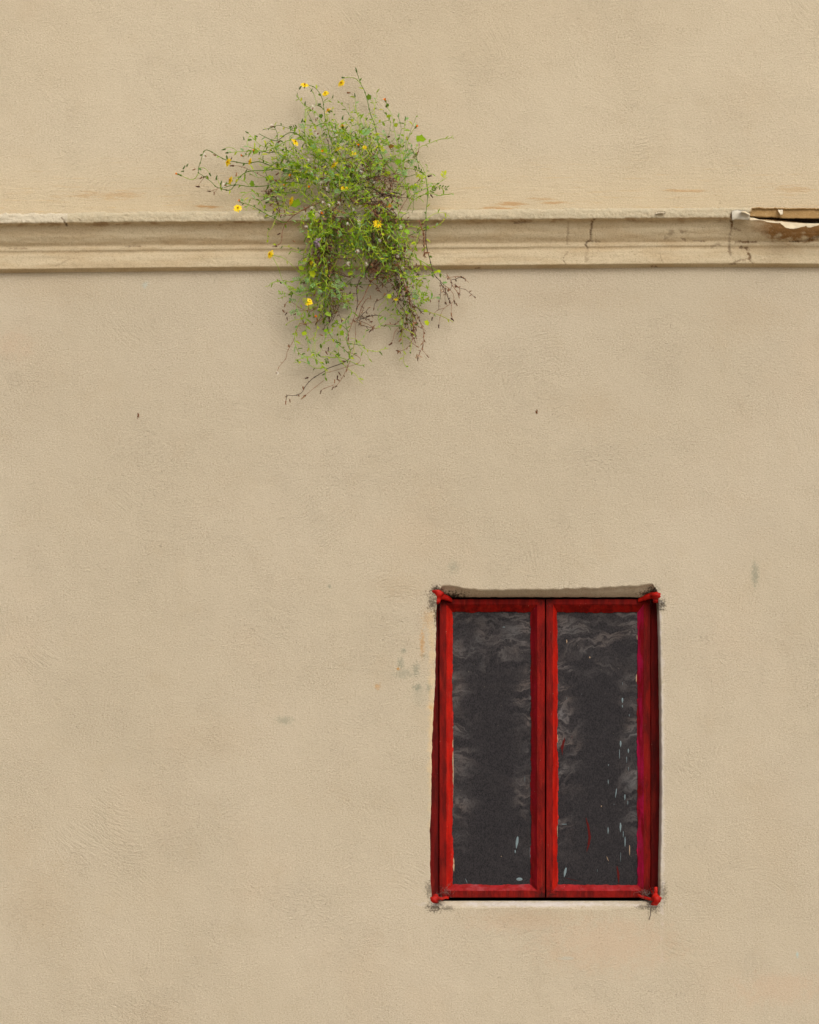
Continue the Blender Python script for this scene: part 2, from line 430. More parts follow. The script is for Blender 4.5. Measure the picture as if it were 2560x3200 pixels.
for side, pl in (('L', W_L), ('B', W_B), ('R', W_R), ('T', W_T)):
    for (u, v) in resample(pl, 7):
        j = nz(u * 0.05, v * 0.05, 1.3) * 2.0 + nz(u * 0.21, v * 0.21, 4) * 1.0
        if side == 'L':
            L = [(u - 4 + j, v, 0), (u - 1 + j, v, .0015), (u + j, v, .006), (u - 1 + j, v, .03), (u - 3, v, .08), (u - 10, v, .3)]
        elif side == 'R':
            L = [(u + 4 + j, v, 0), (u + 1 + j, v, .0015), (u - 1 + j, v, .006), (u - 5 + j * .5, v, .03), (u - 8, v, .08), (u - 8, v, .3)]
        elif side == 'T':
            j *= 1.5
            L = [(u, v - 6 + j, 0), (u, v - 2 + j, .002), (u, v + 1 + j, .007), (u, v + 11 + j * .6, .018), (u, 1866 + j * .4, .034), (u, 1872, .3)]
        else:
            L = [(u, v + 6 + j, 0), (u, v + 2 + j, .0015), (u, v - 1 + j, .005), (u, 2816 + j * .6, .024), (u, 2815, .08), (u, 2800, .3)]
        for k in range(6): loops[k].append(at(*L[k]))
bm = bmesh.new()
bl = [[bm.verts.new(p) for p in lp] for lp in loops]
N = len(bl[0])
for k in range(5):
    for i in range(N):
        f = bm.faces.new((bl[k][i], bl[k][(i + 1) % N], bl[k + 1][(i + 1) % N], bl[k + 1][i]))
        f.smooth = True
        f.material_index = 1 if k >= 4 else 0
f = bm.faces.new(bl[5]); f.material_index = 1
outer = []
xs = [-4 + 8 * i / 16 for i in range(17)]
for x in xs: outer.append((x, 0))
for i in range(1, 15): outer.append((4, 7 * i / 14))
for x in xs[::-1]: outer.append((x, 7))
for i in range(13, 0, -1): outer.append((-4, 7 * i / 14))
seen = []
for p in outer:
    if not seen or p != seen[-1]: seen.append(p)
ov = [bm.verts.new((p[0], 0, p[1])) for p in seen]
edges = [bm.edges.new((ov[i], ov[(i + 1) % len(ov)])) for i in range(len(ov))]
inner = [bm.edges.get((bl[0][i], bl[0][(i + 1) % N])) for i in range(N)]
res = bmesh.ops.triangle_fill(bm, use_beauty=True, edges=edges + inner, normal=(0, -1, 0))
for f in res['geom']:
    if isinstance(f, bmesh.types.BMFace): f.smooth = False
bmesh.ops.recalc_face_normals(bm, faces=bm.faces)
me = bpy.data.meshes.new('plaster')
bm.to_mesh(me); bm.free()
me.materials.append(M_WALL); me.materials.append(M_DARK)
# normals must face the camera
o = bpy.data.objects.new('plaster', me); COL.objects.link(o); o.parent = wall

# ------------------------------------------------------------------ the moulded ledge
def interp(tab, x):
    if x <= tab[0][0]: return tab[0][1]
    for (a, b), (c, d) in zip(tab, tab[1:]):
        if x <= c: return b + (d - b) * (x - a) / (c - a)
    return tab[-1][1]
DV = [(-1500, 16), (0, 14), (520, 8.5), (900, 6), (1360, 3), (1700, 0), (2000, -2.5), (2300, -4), (2560, -3), (4000, -3)]
# (apparent v at u = 1700, y)
PROF = [(652, 0.0100), (654, -0.0252), (655, -0.0554), (656.5, -0.0609), (660, -0.0623), (668, -0.0626), (677, -0.0623), (682, -0.0613), (685, -0.0596), (686, -0.0554), (687.5, -0.0504), (691, -0.0462), (697, -0.0433),
        (704, -0.0403), (712, -0.0373), (720, -0.0349), (728, -0.0322), (736, -0.0291), (744, -0.0253), (751, -0.0216), (756, -0.0190), (759, -0.0178), (761, -0.0184), (763.5, -0.0195), (767, -0.0199), (770, -0.0197),
        (772, -0.0188), (774, -0.0174), (777, -0.0165), (780, -0.0163), (782, -0.0169), (785, -0.0180), (788, -0.0186), (794, -0.0188), (802, -0.0190), (812, -0.0190), (820, -0.0190), (825, -0.0188), (827, -0.0180), (828.5, -0.0160), (832, -0.0103), (836, -0.0046), (842, 0.0040)]
def dense(pr, mx):
    out = []
    for (a, b), (c, d) in zip(pr, pr[1:]):
        k = max(1, int(math.ceil((c - a) / mx)))
        for j in range(k): out.append((a + (c - a) * j / k, b + (d - b) * j / k))
    out.append(pr[-1]); return out
PR = dense(PROF, 3.0)
def segd(px, py, pl):
    best = 1e9
    for (a, b), (c, d) in zip(pl, pl[1:]):
        dx, dy = c - a, d - b
        t = max(0, min(1, ((px - a) * dx + (py - b) * dy) / (dx * dx + dy * dy + 1e-9)))
        best = min(best, math.hypot(px - a - dx * t, py - b - dy * t))
    return best
def fr(o, s, pts): return [(o[0] + x * s, o[1] + y * s) for x, y in pts]
Z8 = lambda *p: fr((1360, 600), .31304, p)
Z4 = lambda *p: fr((1700, 600), .49855, p)
Z5 = lambda *p: fr((0, 600), .52174, p)
ZR = lambda *p: fr((2280, 600), .16232, p)
CRACKS = [(Z8((1600, 268), (1570, 285), (1560, 330), (1552, 400), (1550, 450), (1545, 480), (1505, 510), (1503, 535), (1520, 560)), 3.4, 1.0),
          (Z8((1515, 560), (1510, 620), (1505, 700)), 5, .35), (Z8((1550, 490), (1640, 495)), 3, .6),
          (Z8((1330, 590), (1290, 640), (1268, 680), (1290, 690), (1305, 720)), 1.6, .6),
          (Z8((1325, 300), (1320, 350), (1325, 450), (1318, 520)), 5, .35),
          (Z4((1172, 140), (1180, 175), (1178, 220)), 4, 1.0), (Z4((1182, 215), (1165, 260), (1162, 330), (1165, 385)), 4.5, .6), (Z4((1160, 330), (1168, 390)), 5, .5),
          (ZR((120, 962), (300, 965), (510, 970)), 3.8, .95), (ZR((220, 1070), (310, 1080), (350, 1110), (345, 1160), (380, 1210), (390, 1270), (370, 1300)), 5, .85),
          (ZR((360, 1300), (200, 1310), (130, 1350), (20, 1385)), 4, .55), (ZR((380, 1310), (450, 1370)), 3.4, .5),
          (ZR((1150, 950), (1270, 950), (1390, 945)), 2.6, .8), (ZR((1400, 945), (1550, 920), (1650, 880), (1725, 860)), 6, .55),
          (ZR((50, 690), (120, 700), (200, 740)), 4, .5), (Z4((725, 380), (742, 440)), 1.6, .4), (Z4((705, 130), (760, 128)), 2, .8), (Z4((675, 465), (705, 467)), 2.4, .9),
          (Z5((372, 155), (385, 175), (400, 200)), 3.5, .9), (Z5((750, 328), (840, 325)), 2, .6), (Z5((50, 338), (160, 338)), 2.4, .5), (Z5((170, 490), (185, 490)), 3, 1.), (Z5((180, 490), (380, 487)), 3, .3), (Z5((320, 450), (400, 410)), 3, .3),
          (Z8((400, 765), (450, 752)), 2, .8), (Z8((800, 300), (900, 300)), 6, .5), (Z4((770, 290), (800, 255)), 9, .4), (Z4((860, 245), (885, 247)), 6, .5), (Z4((868, 296), (880, 300)), 5, .6), (Z4((940, 306), (1010, 310)), 3, .6), (Z4((1050, 345), (1100, 325)), 5, .4),
          (fr((900, 650), .1739, ((960, 1085), (1100, 1080))), 2.2, .8)]
BASE, LIGHT, BROWN, DIRT_SHADE, TIMB = (Vector(lin(*c)[:3]) for c in ((196, 180, 150), (186, 174, 147), (170, 142, 102), (72, 50, 28), (158, 126, 80)))
RECESS = [(2330, 0), (2352, 1), (9000, 1)]
def cornice():
    us = [-3600 + 120 * i for i in range(29)] + [-130 + 3.2 * i for i in range(885)] + [2720 + 120 * i for i in range(27)]
    us = sorted(set(us))
    mb = MB()
    prev = None
    for u in us:
        fine_ = -150 < u < 2710
        dv = interp(DV, u)
        jt = (fbm(u * .012, 1.0, 2.0) * 3.0 + fbm(u * .06, 5., 2.) * 2.6 + fbm(u * .2, 8., 2.) * 1.8) if fine_ else 0
        if u < 205 and fine_: jt += 3.5 * fbm(u * .035, 9, 3) + 1.5
        jb = fbm(u * .02, 11.0, 2.0) * 1.2 + fbm(u * .13, 3.0, 2.0) * 1.8
        row = []
        for (v, y) in PR:
            vv = v + dv
            yy = y
            if v < 660: vv += jt * sstep(662, 655, v)
            if 676 < v < 689: vv += jb
            if fine_:
                yy += fbm(u * .004, v * .05, 3.1) * .0014 + fbm(u * .05, v * .06, 7.) * .0007
                if v < 684: yy += fbm(u * .045, v * .07, 17.) * .0014 + fbm(u * .16, v * .16, 27.) * .0014
            e = fbm(u * .05, v * .05, 21.0)
            rc = sstep(2338, 2346, u + e * 5 + (670 - v) * -0.6)
            crack = 0.0
            if fine_:
                for pl, w, s in CRACKS:
                    if pl[0][0] - 60 < u < pl[-1][0] + 60 or pl[-1][0] - 60 < u < pl[0][0] + 60 or w > 4:
                        dd = segd(u, vv, pl) + fbm(u * .15, v * .15, 5.0) * w * 1.1
                        crack = max(crack, s * (1 - sstep(w * .35, w * 1.15, dd)))
            if v < 687 and 653.5 < v and rc > 0:
                yy = yy + (-.050 - yy) * rc if v > 655.5 else yy
            gap = 0
            if rc > 0 and 680 < v < 712:
                lo = interp([(2340, 684), (2400, 686), (2450, 690), (2560, 701), (4000, 701)], u)
                hi = interp([(2340, 682), (2400, 684), (2450, 687), (2560, 687), (4000, 687)], u)
                gap = sstep(hi - 2, hi + 1, v) * (1 - sstep(lo + 1, lo + 4, v))
                yy += gap * .022
            yy += crack * .0018
            # colour: brown grime, plus shade painted into the hollows and under the lips
            n1 = fbm(u * .006, v * .03, 1.0) * .5 + .5
            n2 = fbm(u * .03, v * .09, 6.0) * .5 + .5
            c = BASE.copy()
            if v < 684.5:
                c = LIGHT.copy().lerp(BASE, max(0, min(1, n2 * .9 - .15)))
                if u < 210: c = c.lerp(Vector(lin(214, 204, 184)[:3]), .5)
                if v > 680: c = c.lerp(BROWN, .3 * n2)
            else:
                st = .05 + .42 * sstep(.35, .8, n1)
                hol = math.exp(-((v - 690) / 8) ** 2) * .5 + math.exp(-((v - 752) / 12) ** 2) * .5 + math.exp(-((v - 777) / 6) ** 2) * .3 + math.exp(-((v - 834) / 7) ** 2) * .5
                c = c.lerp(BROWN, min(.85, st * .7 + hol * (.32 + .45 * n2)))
                if 2290 < u:
                    sx = sstep(2320, 2440, u)
                    lowb = interp([(2290, 705), (2400, 740), (2470, 750), (2560, 748), (3000, 740)], u)
                    s2 = sx * (1 - sstep(lowb - 14, lowb + 8, vv + fbm(u * .04, v * .06, 31.) * 22)) * (.55 + .5 * n2)
                    c = c.lerp(Vector(lin(132, 92, 44)[:3]), max(0, min(.95, s2 * 1.35)))
            if rc > 0 and v < 687: c = c.lerp(TIMB * (.9 + .25 * n2), rc)
            if gap > 0: c = c.lerp(DIRT_SHADE * .5, gap)  # gap darkened in colour, adding to the shade of its depth
            if crack > 0: c = c.lerp(DIRT_SHADE.lerp(Vector(lin(112, 76, 38)[:3]), max(0, min(1, .35 + .9 * fbm(u * .02, v * .03, 61.)))), min(.9, crack) * max(.45, min(1, .95 + .8 * fbm(u * .06, v * .06, 77.))))
            if 684 < v < 704: c = c.lerp(Vector(lin(128, 92, 50)[:3]), .55 * sstep(.1, .5, fbm(u * .018, v * .05, 41.)) * (1 - sstep(688, 704, v + 6 * fbm(u * .05, v * .1, 3.))))
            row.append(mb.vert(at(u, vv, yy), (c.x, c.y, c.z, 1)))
        if prev:
            for k in range(len(PR) - 1):
                mb.face((prev[k], prev[k + 1], row[k + 1], row[k]))
        prev = row
    return mb.build('cornice', M_CORN, wall)
corn = cornice()
corn['label'] = 'moulded plaster ledge, cracked and stained, with paint peeling off its end'

def sheet(name, top, bot, ytop, ybot, col, cols=60, rows=8, curl=.01, thick=.0012, jag=1.0, seed=0):
    """a curled flake of old paint: top and bottom outlines in photo pixels, bowed outwards"""
    mb = MB()
    u0, u1 = top[0][0], top[-1][0]
    grid = {}
    for side in (0, 1):
        for i in range(cols + 1):
            t = i / cols
            u = u0 + (u1 - u0) * t
            vt = interp(top, u) + fbm(u * .2, seed, 1) * jag; vb = interp(bot, u) + fbm(u * .17, seed, 9) * jag
            for j in range(rows + 1):
                s = j / rows
                y = ytop + (ybot - ytop) * s - math.sin(s * math.pi) * curl + fbm(u * .03, s * 1.5, seed) * .003 + side * thick
                g = .92 + .1 * fbm(u * .06, s * 2, seed + 3)
                grid[side, i, j] = mb.vert(at(u, vt + (vb - vt) * s, y), (col[0] * g, col[1] * g, col[2] * g, 1))
    for i in range(cols):
        for j in range(rows):
            q = [(i, j), (i + 1, j), (i + 1, j + 1), (i, j + 1)]
            mb.face([grid[0, a, b] for a, b in q]); mb.face([grid[1, a, b] for a, b in q][::-1])
    for i in range(cols):
        for j in (0, rows): mb.face((grid[0, i, j], grid[0, i + 1, j], grid[1, i + 1, j], grid[1, i, j]))
    for j in range(rows):
        for i in (0, cols): mb.face((grid[0, i, j], grid[0, i, j + 1], grid[1, i, j + 1], grid[1, i, j]))
    return mb.build(name, M_FLAKE, corn)
FT = ZR((380, 482), (480, 500), (600, 532), (760, 548), (900, 560), (1000, 565), (1150, 575), (1450, 600), (1725, 600)) + [(2700, 696), (2900, 694)]
FB = ZR((380, 520), (400, 548), (440, 545), (560, 540), (640, 545), (760, 585), (900, 600), (970, 592), (1010, 628), (1060, 670), (1080, 690), (1180, 712), (1290, 705), (1330, 690), (1400, 672), (1470, 655), (1492, 640), (1500, 684), (1560, 688), (1620, 664), (1725, 640)) + [(2620, 706), (2700, 700), (2900, 702)]
sheet('paint_flake', FT, FB, -.060, -.076, lin(208, 192, 162), 110, 8, .004)['label'] = 'long cream flake of paint curling off the ledge'
sheet('paint_flake', ZR((48, 368), (90, 345), (160, 338), (240, 350), (300, 352), (400, 420)), ZR((48, 540), (70, 545), (110, 525), (230, 530), (375, 540), (400, 440)), -.066, -.065, lin(206, 198, 180), 30, 8, .003, seed=4)
sheet('paint_flake', ZR((215, 375), (260, 362), (320, 372), (400, 425)), ZR((215, 385), (280, 400), (340, 420), (400, 446)), -.071, -.078, lin(208, 192, 162), 20, 5, .004, seed=5)
sheet('paint_flake', ZR((940, 335), (985, 340), (1030, 335)), ZR((940, 370), (985, 445), (1030, 432)), -.055, -.063, lin(222, 208, 182), 14, 6, .003, seed=6)
sheet('paint_flake', Z4((700, 129), (730, 126), (762, 127)), Z4((700, 137), (730, 134), (762, 130)), -.065, -.071, lin(214, 200, 172), 14, 4, .002, seed=8)

# ------------------------------------------------------------------ the window
win = empty('casement_window', at(1704, 2815, .045), 'old red painted window with two dark dusty panes set low in the plain wall', 'window', kind='thing')
def ring_mesh(loops, mb, n_side, matf):
    """loops: list of (u0,v0,u1,v1,y,jitter,seed); quads join consecutive loops, sides ordered L,B,R,T"""
    prev = None
    for li, (u0, v0, u1, v1, y, jit, sd) in enumerate(loops):
        pts = []
        for side, (a, b) in enumerate((((u0, v0), (u0, v1)), ((u0, v1), (u1, v1)), ((u1, v1), (u1, v0)), ((u1, v0), (u0, v0)))):
            k = n_side[side]
            for i in range(k):
                t = i / k
                u = a[0] + (b[0] - a[0]) * t; v = a[1] + (b[1] - a[1]) * t
                d = (fbm(u * .025 + sd, v * .025, sd * 3.1) + .5 * fbm(u * .13, v * .13, sd)) * jit
                if side in (0, 2): u += d
                else: v += d
                pts.append(mb.vert(at(u, v, y + fbm(u * .01, v * .01, sd) * .0006)))
        n = len(pts)
        if prev:
            side_of = [s for s in range(4) for _ in range(n_side[s])]
            for i in range(n):
                mb.face((prev[i], prev[(i + 1) % n], pts[(i + 1) % n], pts[i]), matf(li, side_of[i]))
        prev = pts
def bar_outer():
    mb = MB()
    ns = (90, 40, 90, 40)
    ring_mesh([(1325, 1826, 2085, 2845, .052, 0, 1), (1370.5, 1852, 2035.5, 2817, .052, .6, 2), (1371.5, 1852, 2034.8, 2817, .053, .6, 2), (1372, 1853, 2034.6, 2816, .10, 0, 2)], mb, ns,
              lambda li, s: 1 if li == 3 else 0)
    return mb.build('outer_frame', [M_OLDRED, M_DARK], win, smooth=False)
bar_outer()
def splash(mb, u, v, w, h, y, m, lean=0.0, tail=.35):
    """a runny splash: fat upper drop and thin tail, slightly domed"""
    n = 14
    c = mb.vert(at(u, v - h * .2, y - .0009))
    ring = []
    for i in range(n):
        a = 2 * math.pi * i / n
        s = math.sin(a); cx = math.cos(a)
        dy = s * h * .5
        ww = w * .31 * (1 - tail * max(0, s) * 1.6) * (1 + .2 * nz(u + i * .7, v, 2))
        ring.append(mb.vert(at(u + cx * max(ww, .4) - lean * s * h * .5, v + dy, y)))
    for i in range(n): mb.face((c, ring[(i + 1) % n], ring[i]), m)
def casement(outer, inner, glass, seed, bevel_mats, splashes, smears):
    mb = MB()
    ns = (150, 44, 150, 44)
    ring_mesh([(outer[0], outer[1], outer[2], outer[3], .085, 0, seed), (outer[0], outer[1], outer[2], outer[3], .0455, .35, seed),
               (outer[0] + 1.6, outer[1] + 1.6, outer[2] - 1.6, outer[3] - 1.6, .0425, .9, seed + 1),
               (inner[0], inner[1], inner[2], inner[3], .0425, .9, seed + 2), (inner[0] + 1.5, inner[1] + 1.5, inner[2] - 1.5, inner[3] - 1.5, .0440, .9, seed + 2),
               (glass[0] - 2, glass[1] - 2, glass[2] + 2, glass[3] + 2, .0575, 1.3, seed + 3), (glass[0], glass[1], glass[2], glass[3], .0592, 3.6, seed + 4),
               (glass[0], glass[1], glass[2], glass[3], .064, 3.6, seed + 4)],
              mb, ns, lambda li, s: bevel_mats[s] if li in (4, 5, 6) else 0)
    co = mb.build('casement', [M_RED, M_RED_LIT, M_RED_SKY, M_RED_DUST_SKY, M_RED_SKY2], win, smooth=False)
    pb = MB()
    g = (glass[0] - 8, glass[1] - 8, glass[2] + 8, glass[3] + 8)
    nu, nv = 12, 40
    idx = [[pb.vert(at(g[0] + (g[2] - g[0]) * i / nu, g[1] + (g[3] - g[1]) * j / nv, .061)) for i in range(nu + 1)] for j in range(nv + 1)]
    for j in range(nv):
        for i in range(nu): pb.face((idx[j][i], idx[j + 1][i], idx[j + 1][i + 1], idx[j][i + 1]), 0)
    for q in splashes: splash(pb, *q)
    for pts, w, m in smears:
        L = resample(pts, 5); n = len(L); pv = None
        for i, (u, v) in enumerate(L):
            t = i / (n - 1); ww = w * math.sin(math.pi * (.06 + .9 * t)) * (1 + .5 * fbm(u * .2, v * .2, 3))
            a, b = pb.vert(at(u - ww / 2, v, .0605)), pb.vert(at(u + ww / 2, v, .0603))
            if pv: pb.face((pv[0], pv[1], b, a), m)
            pv = (a, b)
    p = pb.build('pane', [M_PANE, M_SPLASH, M_SMEAR, M_CREAM], co, smooth=False)
    return co
WZ = lambda x, y: (1320 + x * .5102, 1780 + y * .5102)
def sp(x, y, w, h, m=1, lean=0., tail=.4):
    u, v = WZ(x, y); return (u, v, w * .5102, h * .5102, .0606, m, lean, tail)
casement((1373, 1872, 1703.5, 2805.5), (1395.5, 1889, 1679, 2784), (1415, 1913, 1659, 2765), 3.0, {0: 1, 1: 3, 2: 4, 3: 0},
         [sp(580, 1672, 27, 76, 1, .12), sp(569, 1728, 13, 22), sp(595, 1897, 62, 20, 1, 0, .1), sp(661, 1735, 9, 70, 1), sp(484, 1757, 7, 7, 3), sp(628, 1285, 4, 45), sp(500, 352, 26, 5, 1, 0, 0)],
         [([WZ(184, 1740), WZ(190, 1800), WZ(194, 1850)], 7, 3), ([WZ(671, 1690), WZ(676, 1760), WZ(674, 1820)], 4, 3), ([WZ(262, 1890), WZ(272, 1910), WZ(276, 1926)], 1.6, 1),
          ([WZ(188, 960), WZ(187, 1100), WZ(189, 1250), WZ(188, 1420)], 3, 3)])
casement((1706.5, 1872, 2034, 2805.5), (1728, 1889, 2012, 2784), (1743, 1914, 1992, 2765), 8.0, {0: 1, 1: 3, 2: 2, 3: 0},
         [sp(1226, 802, 18, 34), sp(1226, 838, 9, 18), sp(1215, 1068, 18, 40), sp(1208, 1130, 8, 60), sp(1262, 1112, 13, 30), sp(1252, 1165, 7, 40), sp(1263, 1222, 6, 24), sp(1140, 1198, 8, 12), sp(1139, 1302, 8, 32),
          sp(1186, 1370, 10, 60, 1, .15), sp(1241, 1395, 14, 38), sp(1259, 1430, 8, 26), sp(1175, 1438, 5, 6), sp(1097, 1450, 8, 10, 3), sp(1138, 1600, 11, 46), sp(1214, 1580, 18, 60), sp(1231, 1622, 8, 42), sp(1242, 1668, 12, 66),
          sp(1270, 1720, 9, 66, 3), sp(875, 1855, 26, 60, 1, .2), sp(1215, 1760, 5, 60), sp(1072, 1845, 4, 20), sp(1268, 893, 6, 16), sp(1026, 538, 12, 12, 3), sp(885, 440, 9, 26, 3), sp(884, 790, 3, 16), sp(977, 763, 4, 5), sp(1227, 700, 4, 20), sp(870, 1560, 50, 5, 1, 0, 0)],
         [([WZ(1003, 1520), WZ(1016, 1570), WZ(1026, 1640), WZ(1018, 1690), WZ(1006, 1730)], 8, 2), ([WZ(1192, 1815), WZ(1200, 1860), WZ(1204, 1925)], 7, 2), ([WZ(873, 1030), WZ(856, 1090), WZ(858, 1138)], 8, 2), ([WZ(916, 1018), WZ(918, 1032)], 6, 2),
          ([WZ(870, 1887), WZ(920, 1900), WZ(980, 1914)], 5, 2), ([WZ(1128, 1755), WZ(1142, 1788)], 1.8, 3), ([WZ(829, 1010), WZ(827, 1040), WZ(829, 1062)], 5, 3), ([WZ(826, 1300), WZ(826, 1500), WZ(829, 1650)], 2.5, 3),
          ([WZ(1316, 400), WZ(1317, 430)], 3, 3), ([WZ(1312, 640), WZ(1311, 690)], 3, 3)])

def lump(mb, cu, y, prof, seed, flat=1.0):
    """vertical turned knuckle thick with paint; prof = (v, radius px, du)"""
    sides = 14; prev = None
    P = []
    for (a, b) in zip(prof, prof[1:]):
        k = max(1, int(abs(b[0] - a[0]) / 2.2))
        for j in range(k): P.append(tuple(a[i] + (b[i] - a[i]) * j / k for i in range(3)))
    P.append(prof[-1])
    for i, (v, r, du) in enumerate(P):
        ring = []
        c = at(cu + du, v, y)
        for k in range(sides):
            a = 2 * math.pi * k / sides
            rr = r * K * (1 + .42 * fbm(math.cos(a) * .9 + seed, math.sin(a) * .9, v * .09))
            ring.append(mb.vert(c + Vector((math.cos(a) * rr, math.sin(a) * rr * flat, 0))))
        if prev:
            for k in range(sides): mb.face((prev[k], ring[k], ring[(k + 1) % sides], prev[(k + 1) % sides]))
        else: mb.face(ring)
        prev = ring
    mb.face(prev[::-1])
def strap(mb, pts, y0, y1, h0, h1, seed):
    """forged strap from the knuckle to the casement"""
    P = resample(pts, 3); n = len(P); prev = None
    for i, (u, v) in enumerate(P):
        t = i / (n - 1); y = y0 + (y1 - y0) * t; h = (h0 + (h1 - h0) * t) * (1 + .25 * fbm(u * .15, seed, 2))
        w = .006 * (1 - .5 * t)
        c = [mb.vert(at(u, v - h, y + w * .4)), mb.vert(at(u, v - h * .7, y - w)), mb.vert(at(u, v + h * .7, y - w)), mb.vert(at(u, v + h, y + w * .4)), mb.vert(at(u, v, y + w * 1.2))]
        if prev:
            for k in range(5): mb.face((prev[k], c[k], c[(k + 1) % 5], prev[(k + 1) % 5]))
        else: mb.face(c)
        prev = c
    mb.face(prev[::-1])
def hinge(cu, y, prof, seed, straps):
    mb = MB(); lump(mb, cu, y, prof, seed)
    h = mb.build('hinge', M_HINGE, win)
    for s in straps:
        sb = MB(); strap(sb, *s); sb.build('hinge_strap', M_HINGE, h)
hinge(1366, .012, [(1846, 8, 0), (1848, 18, 0), (1854, 21, 3), (1858, 19, 3), (1862, 18, 1), (1866, 15, 1), (1872, 13, 0), (1878, 11, 0), (1884, 9, -1), (1888, 4, -1)], 1.2,
      [([(1370, 1860), (1388, 1865), (1402, 1870), (1414, 1877)], .008, .040, 13, 7, 1.)])
hinge(2052, .012, [(1851, 5, 2), (1853, 13, 1), (1858, 17, 0), (1864, 18, 0), (1870, 15, 2), (1876, 10, 1), (1881, 9, 0), (1884, 4, 0)], 3.4,
      [([(2052, 1861), (2036, 1861), (2020, 1866), (2006, 1872), (1994, 1877)], .008, .040, 13, 6, 3.)])
hinge(1358, .008, [(2794, 3, 3), (2796, 8, 3), (2801, 9, 3), (2804, 10, 2), (2805, 15, 0), (2808, 16, -1), (2816, 15, -1), (2820, 14, 0), (2823, 11, 0), (2825, 6, 0)], 5.1,
      [([(1366, 2807), (1382, 2809), (1392, 2805), (1403, 2806)], .008, .036, 6, 4, 5.)])
hinge(2051, .008, [(2772, 3, -1), (2774, 5.5, -1), (2782, 5.5, -1), (2792, 6, -2), (2796, 8, 0), (2801, 12, 0), (2808, 17, 1), (2814, 18, 2), (2820, 15, 0), (2826, 12, -4), (2831, 10, -6), (2833, 5, -6)], 7.7,
      [([(2048, 2811), (2030, 2810), (2012, 2805), (1993, 2798)], .006, .034, 5, 5, 7.), ([(2044, 2800), (2036, 2786), (2029, 2766)], .02, .042, 6, 2.5, 8.)])

# ------------------------------------------------------------------ cobwebs and dirt tufts at the hinges
def cobweb(label, cu, cv, ru, rv, n, mat, seed, extra=()):
    rnd = random.Random(seed); mb = MB()
    for i in range(n):
        a = rnd.uniform(0, 6.28); r = abs(rnd.gauss(0, .55))
        u = cu + math.cos(a) * r * ru; v = cv + math.sin(a) * r * rv
        p = []; h = rnd.uniform(0, 6.28); y = rnd.uniform(-.006, .012)
        for k in range(rnd.randint(3, 6)):
            p.append(at(u, v, y)); h += rnd.gauss(0, .7); s = rnd.uniform(2, 6)
            u += math.cos(h) * s; v += math.sin(h) * s; y += rnd.uniform(-.003, .002)
            y = min(y, .02)
        mb.tube(p, .00017, sides=3)
    for pts in extra:
        mb.tube([at(u, v, y) for u, v, y in pts], .0008, sides=4)
    o = mb.build('cobweb', mat)
    o['label'] = label; o['category'] = 'cobweb'; o['group'] = 'dirty cobwebs at the window hinges'
cobweb('dark sooty cobweb tangled round the upper hinge on the plant side', 1362, 1878, 24, 32, 60, M_WEB, 1)
cobweb('thin dark cobweb above the wedge shaped upper hinge with the long raised strap', 2052, 1872, 22, 22, 24, M_WEB, 2)
cobweb('matted dark cobweb hanging below the stubby lower hinge with a stacked block', 1366, 2822, 28, 20, 70, M_WEB, 3)
cobweb('grey cobweb with one long dangling strand under the lower hinge with the upright pin', 2048, 2822, 30, 22, 60, M_WEB, 4, [[(2036, 2832, -.004), (2033, 2848, -.006), (2034, 2860, -.006), (2030, 2868, -.005), (2029, 2875, -.004)]])
cobweb('pale dusty cobweb spun across the frame corner above the stacked block hinge', 1392, 2786, 24, 20, 46, M_WEBP, 5)
cobweb('pale dusty cobweb sheet between the frame and the upright pin hinge', 2014, 2792, 24, 15, 50, M_WEBP, 6)

# ------------------------------------------------------------------ two brown specks on the wall, of unknown kind
def speck(u, v, pts, label):
    mb = MB()
    for (dx, dy, r, e) in pts:
        prev = None
        for i in range(7):
            t = i / 6; rr = r * math.sin(math.pi * (.05 + .9 * t)); ring = []
            for k in range(8):
                a = k * math.pi / 4
                ring.append(mb.vert(at(u + dx + math.cos(a) * rr + (t - .5) * e * .3, v + dy + (t - .5) * e, -.001 - math.sin(a) * rr * K * .6)))
            if prev:
                for k in range(8): mb.face((prev[k], ring[k], ring[(k + 1) % 8], prev[(k + 1) % 8]))
            prev = ring
    o = mb.build('brown_speck', M_SPECK)
    o['label'] = label; o['category'] = 'speck'; o['group'] = 'tiny brown specks stuck to the wall'
speck(431, 1299, [(1, -5, 2.4, 8), (0, 2, 2.0, 7), (2.5, 0, 1.4, 7), (-2, 9, .9, 4)], 'tiny forked brown husk on the bare plaster far from the window')
speck(1677, 1288, [(0, 0, 3.2, 10), (2, -6, 1.6, 7)], 'tiny oval brown husk on the plaster above the window')

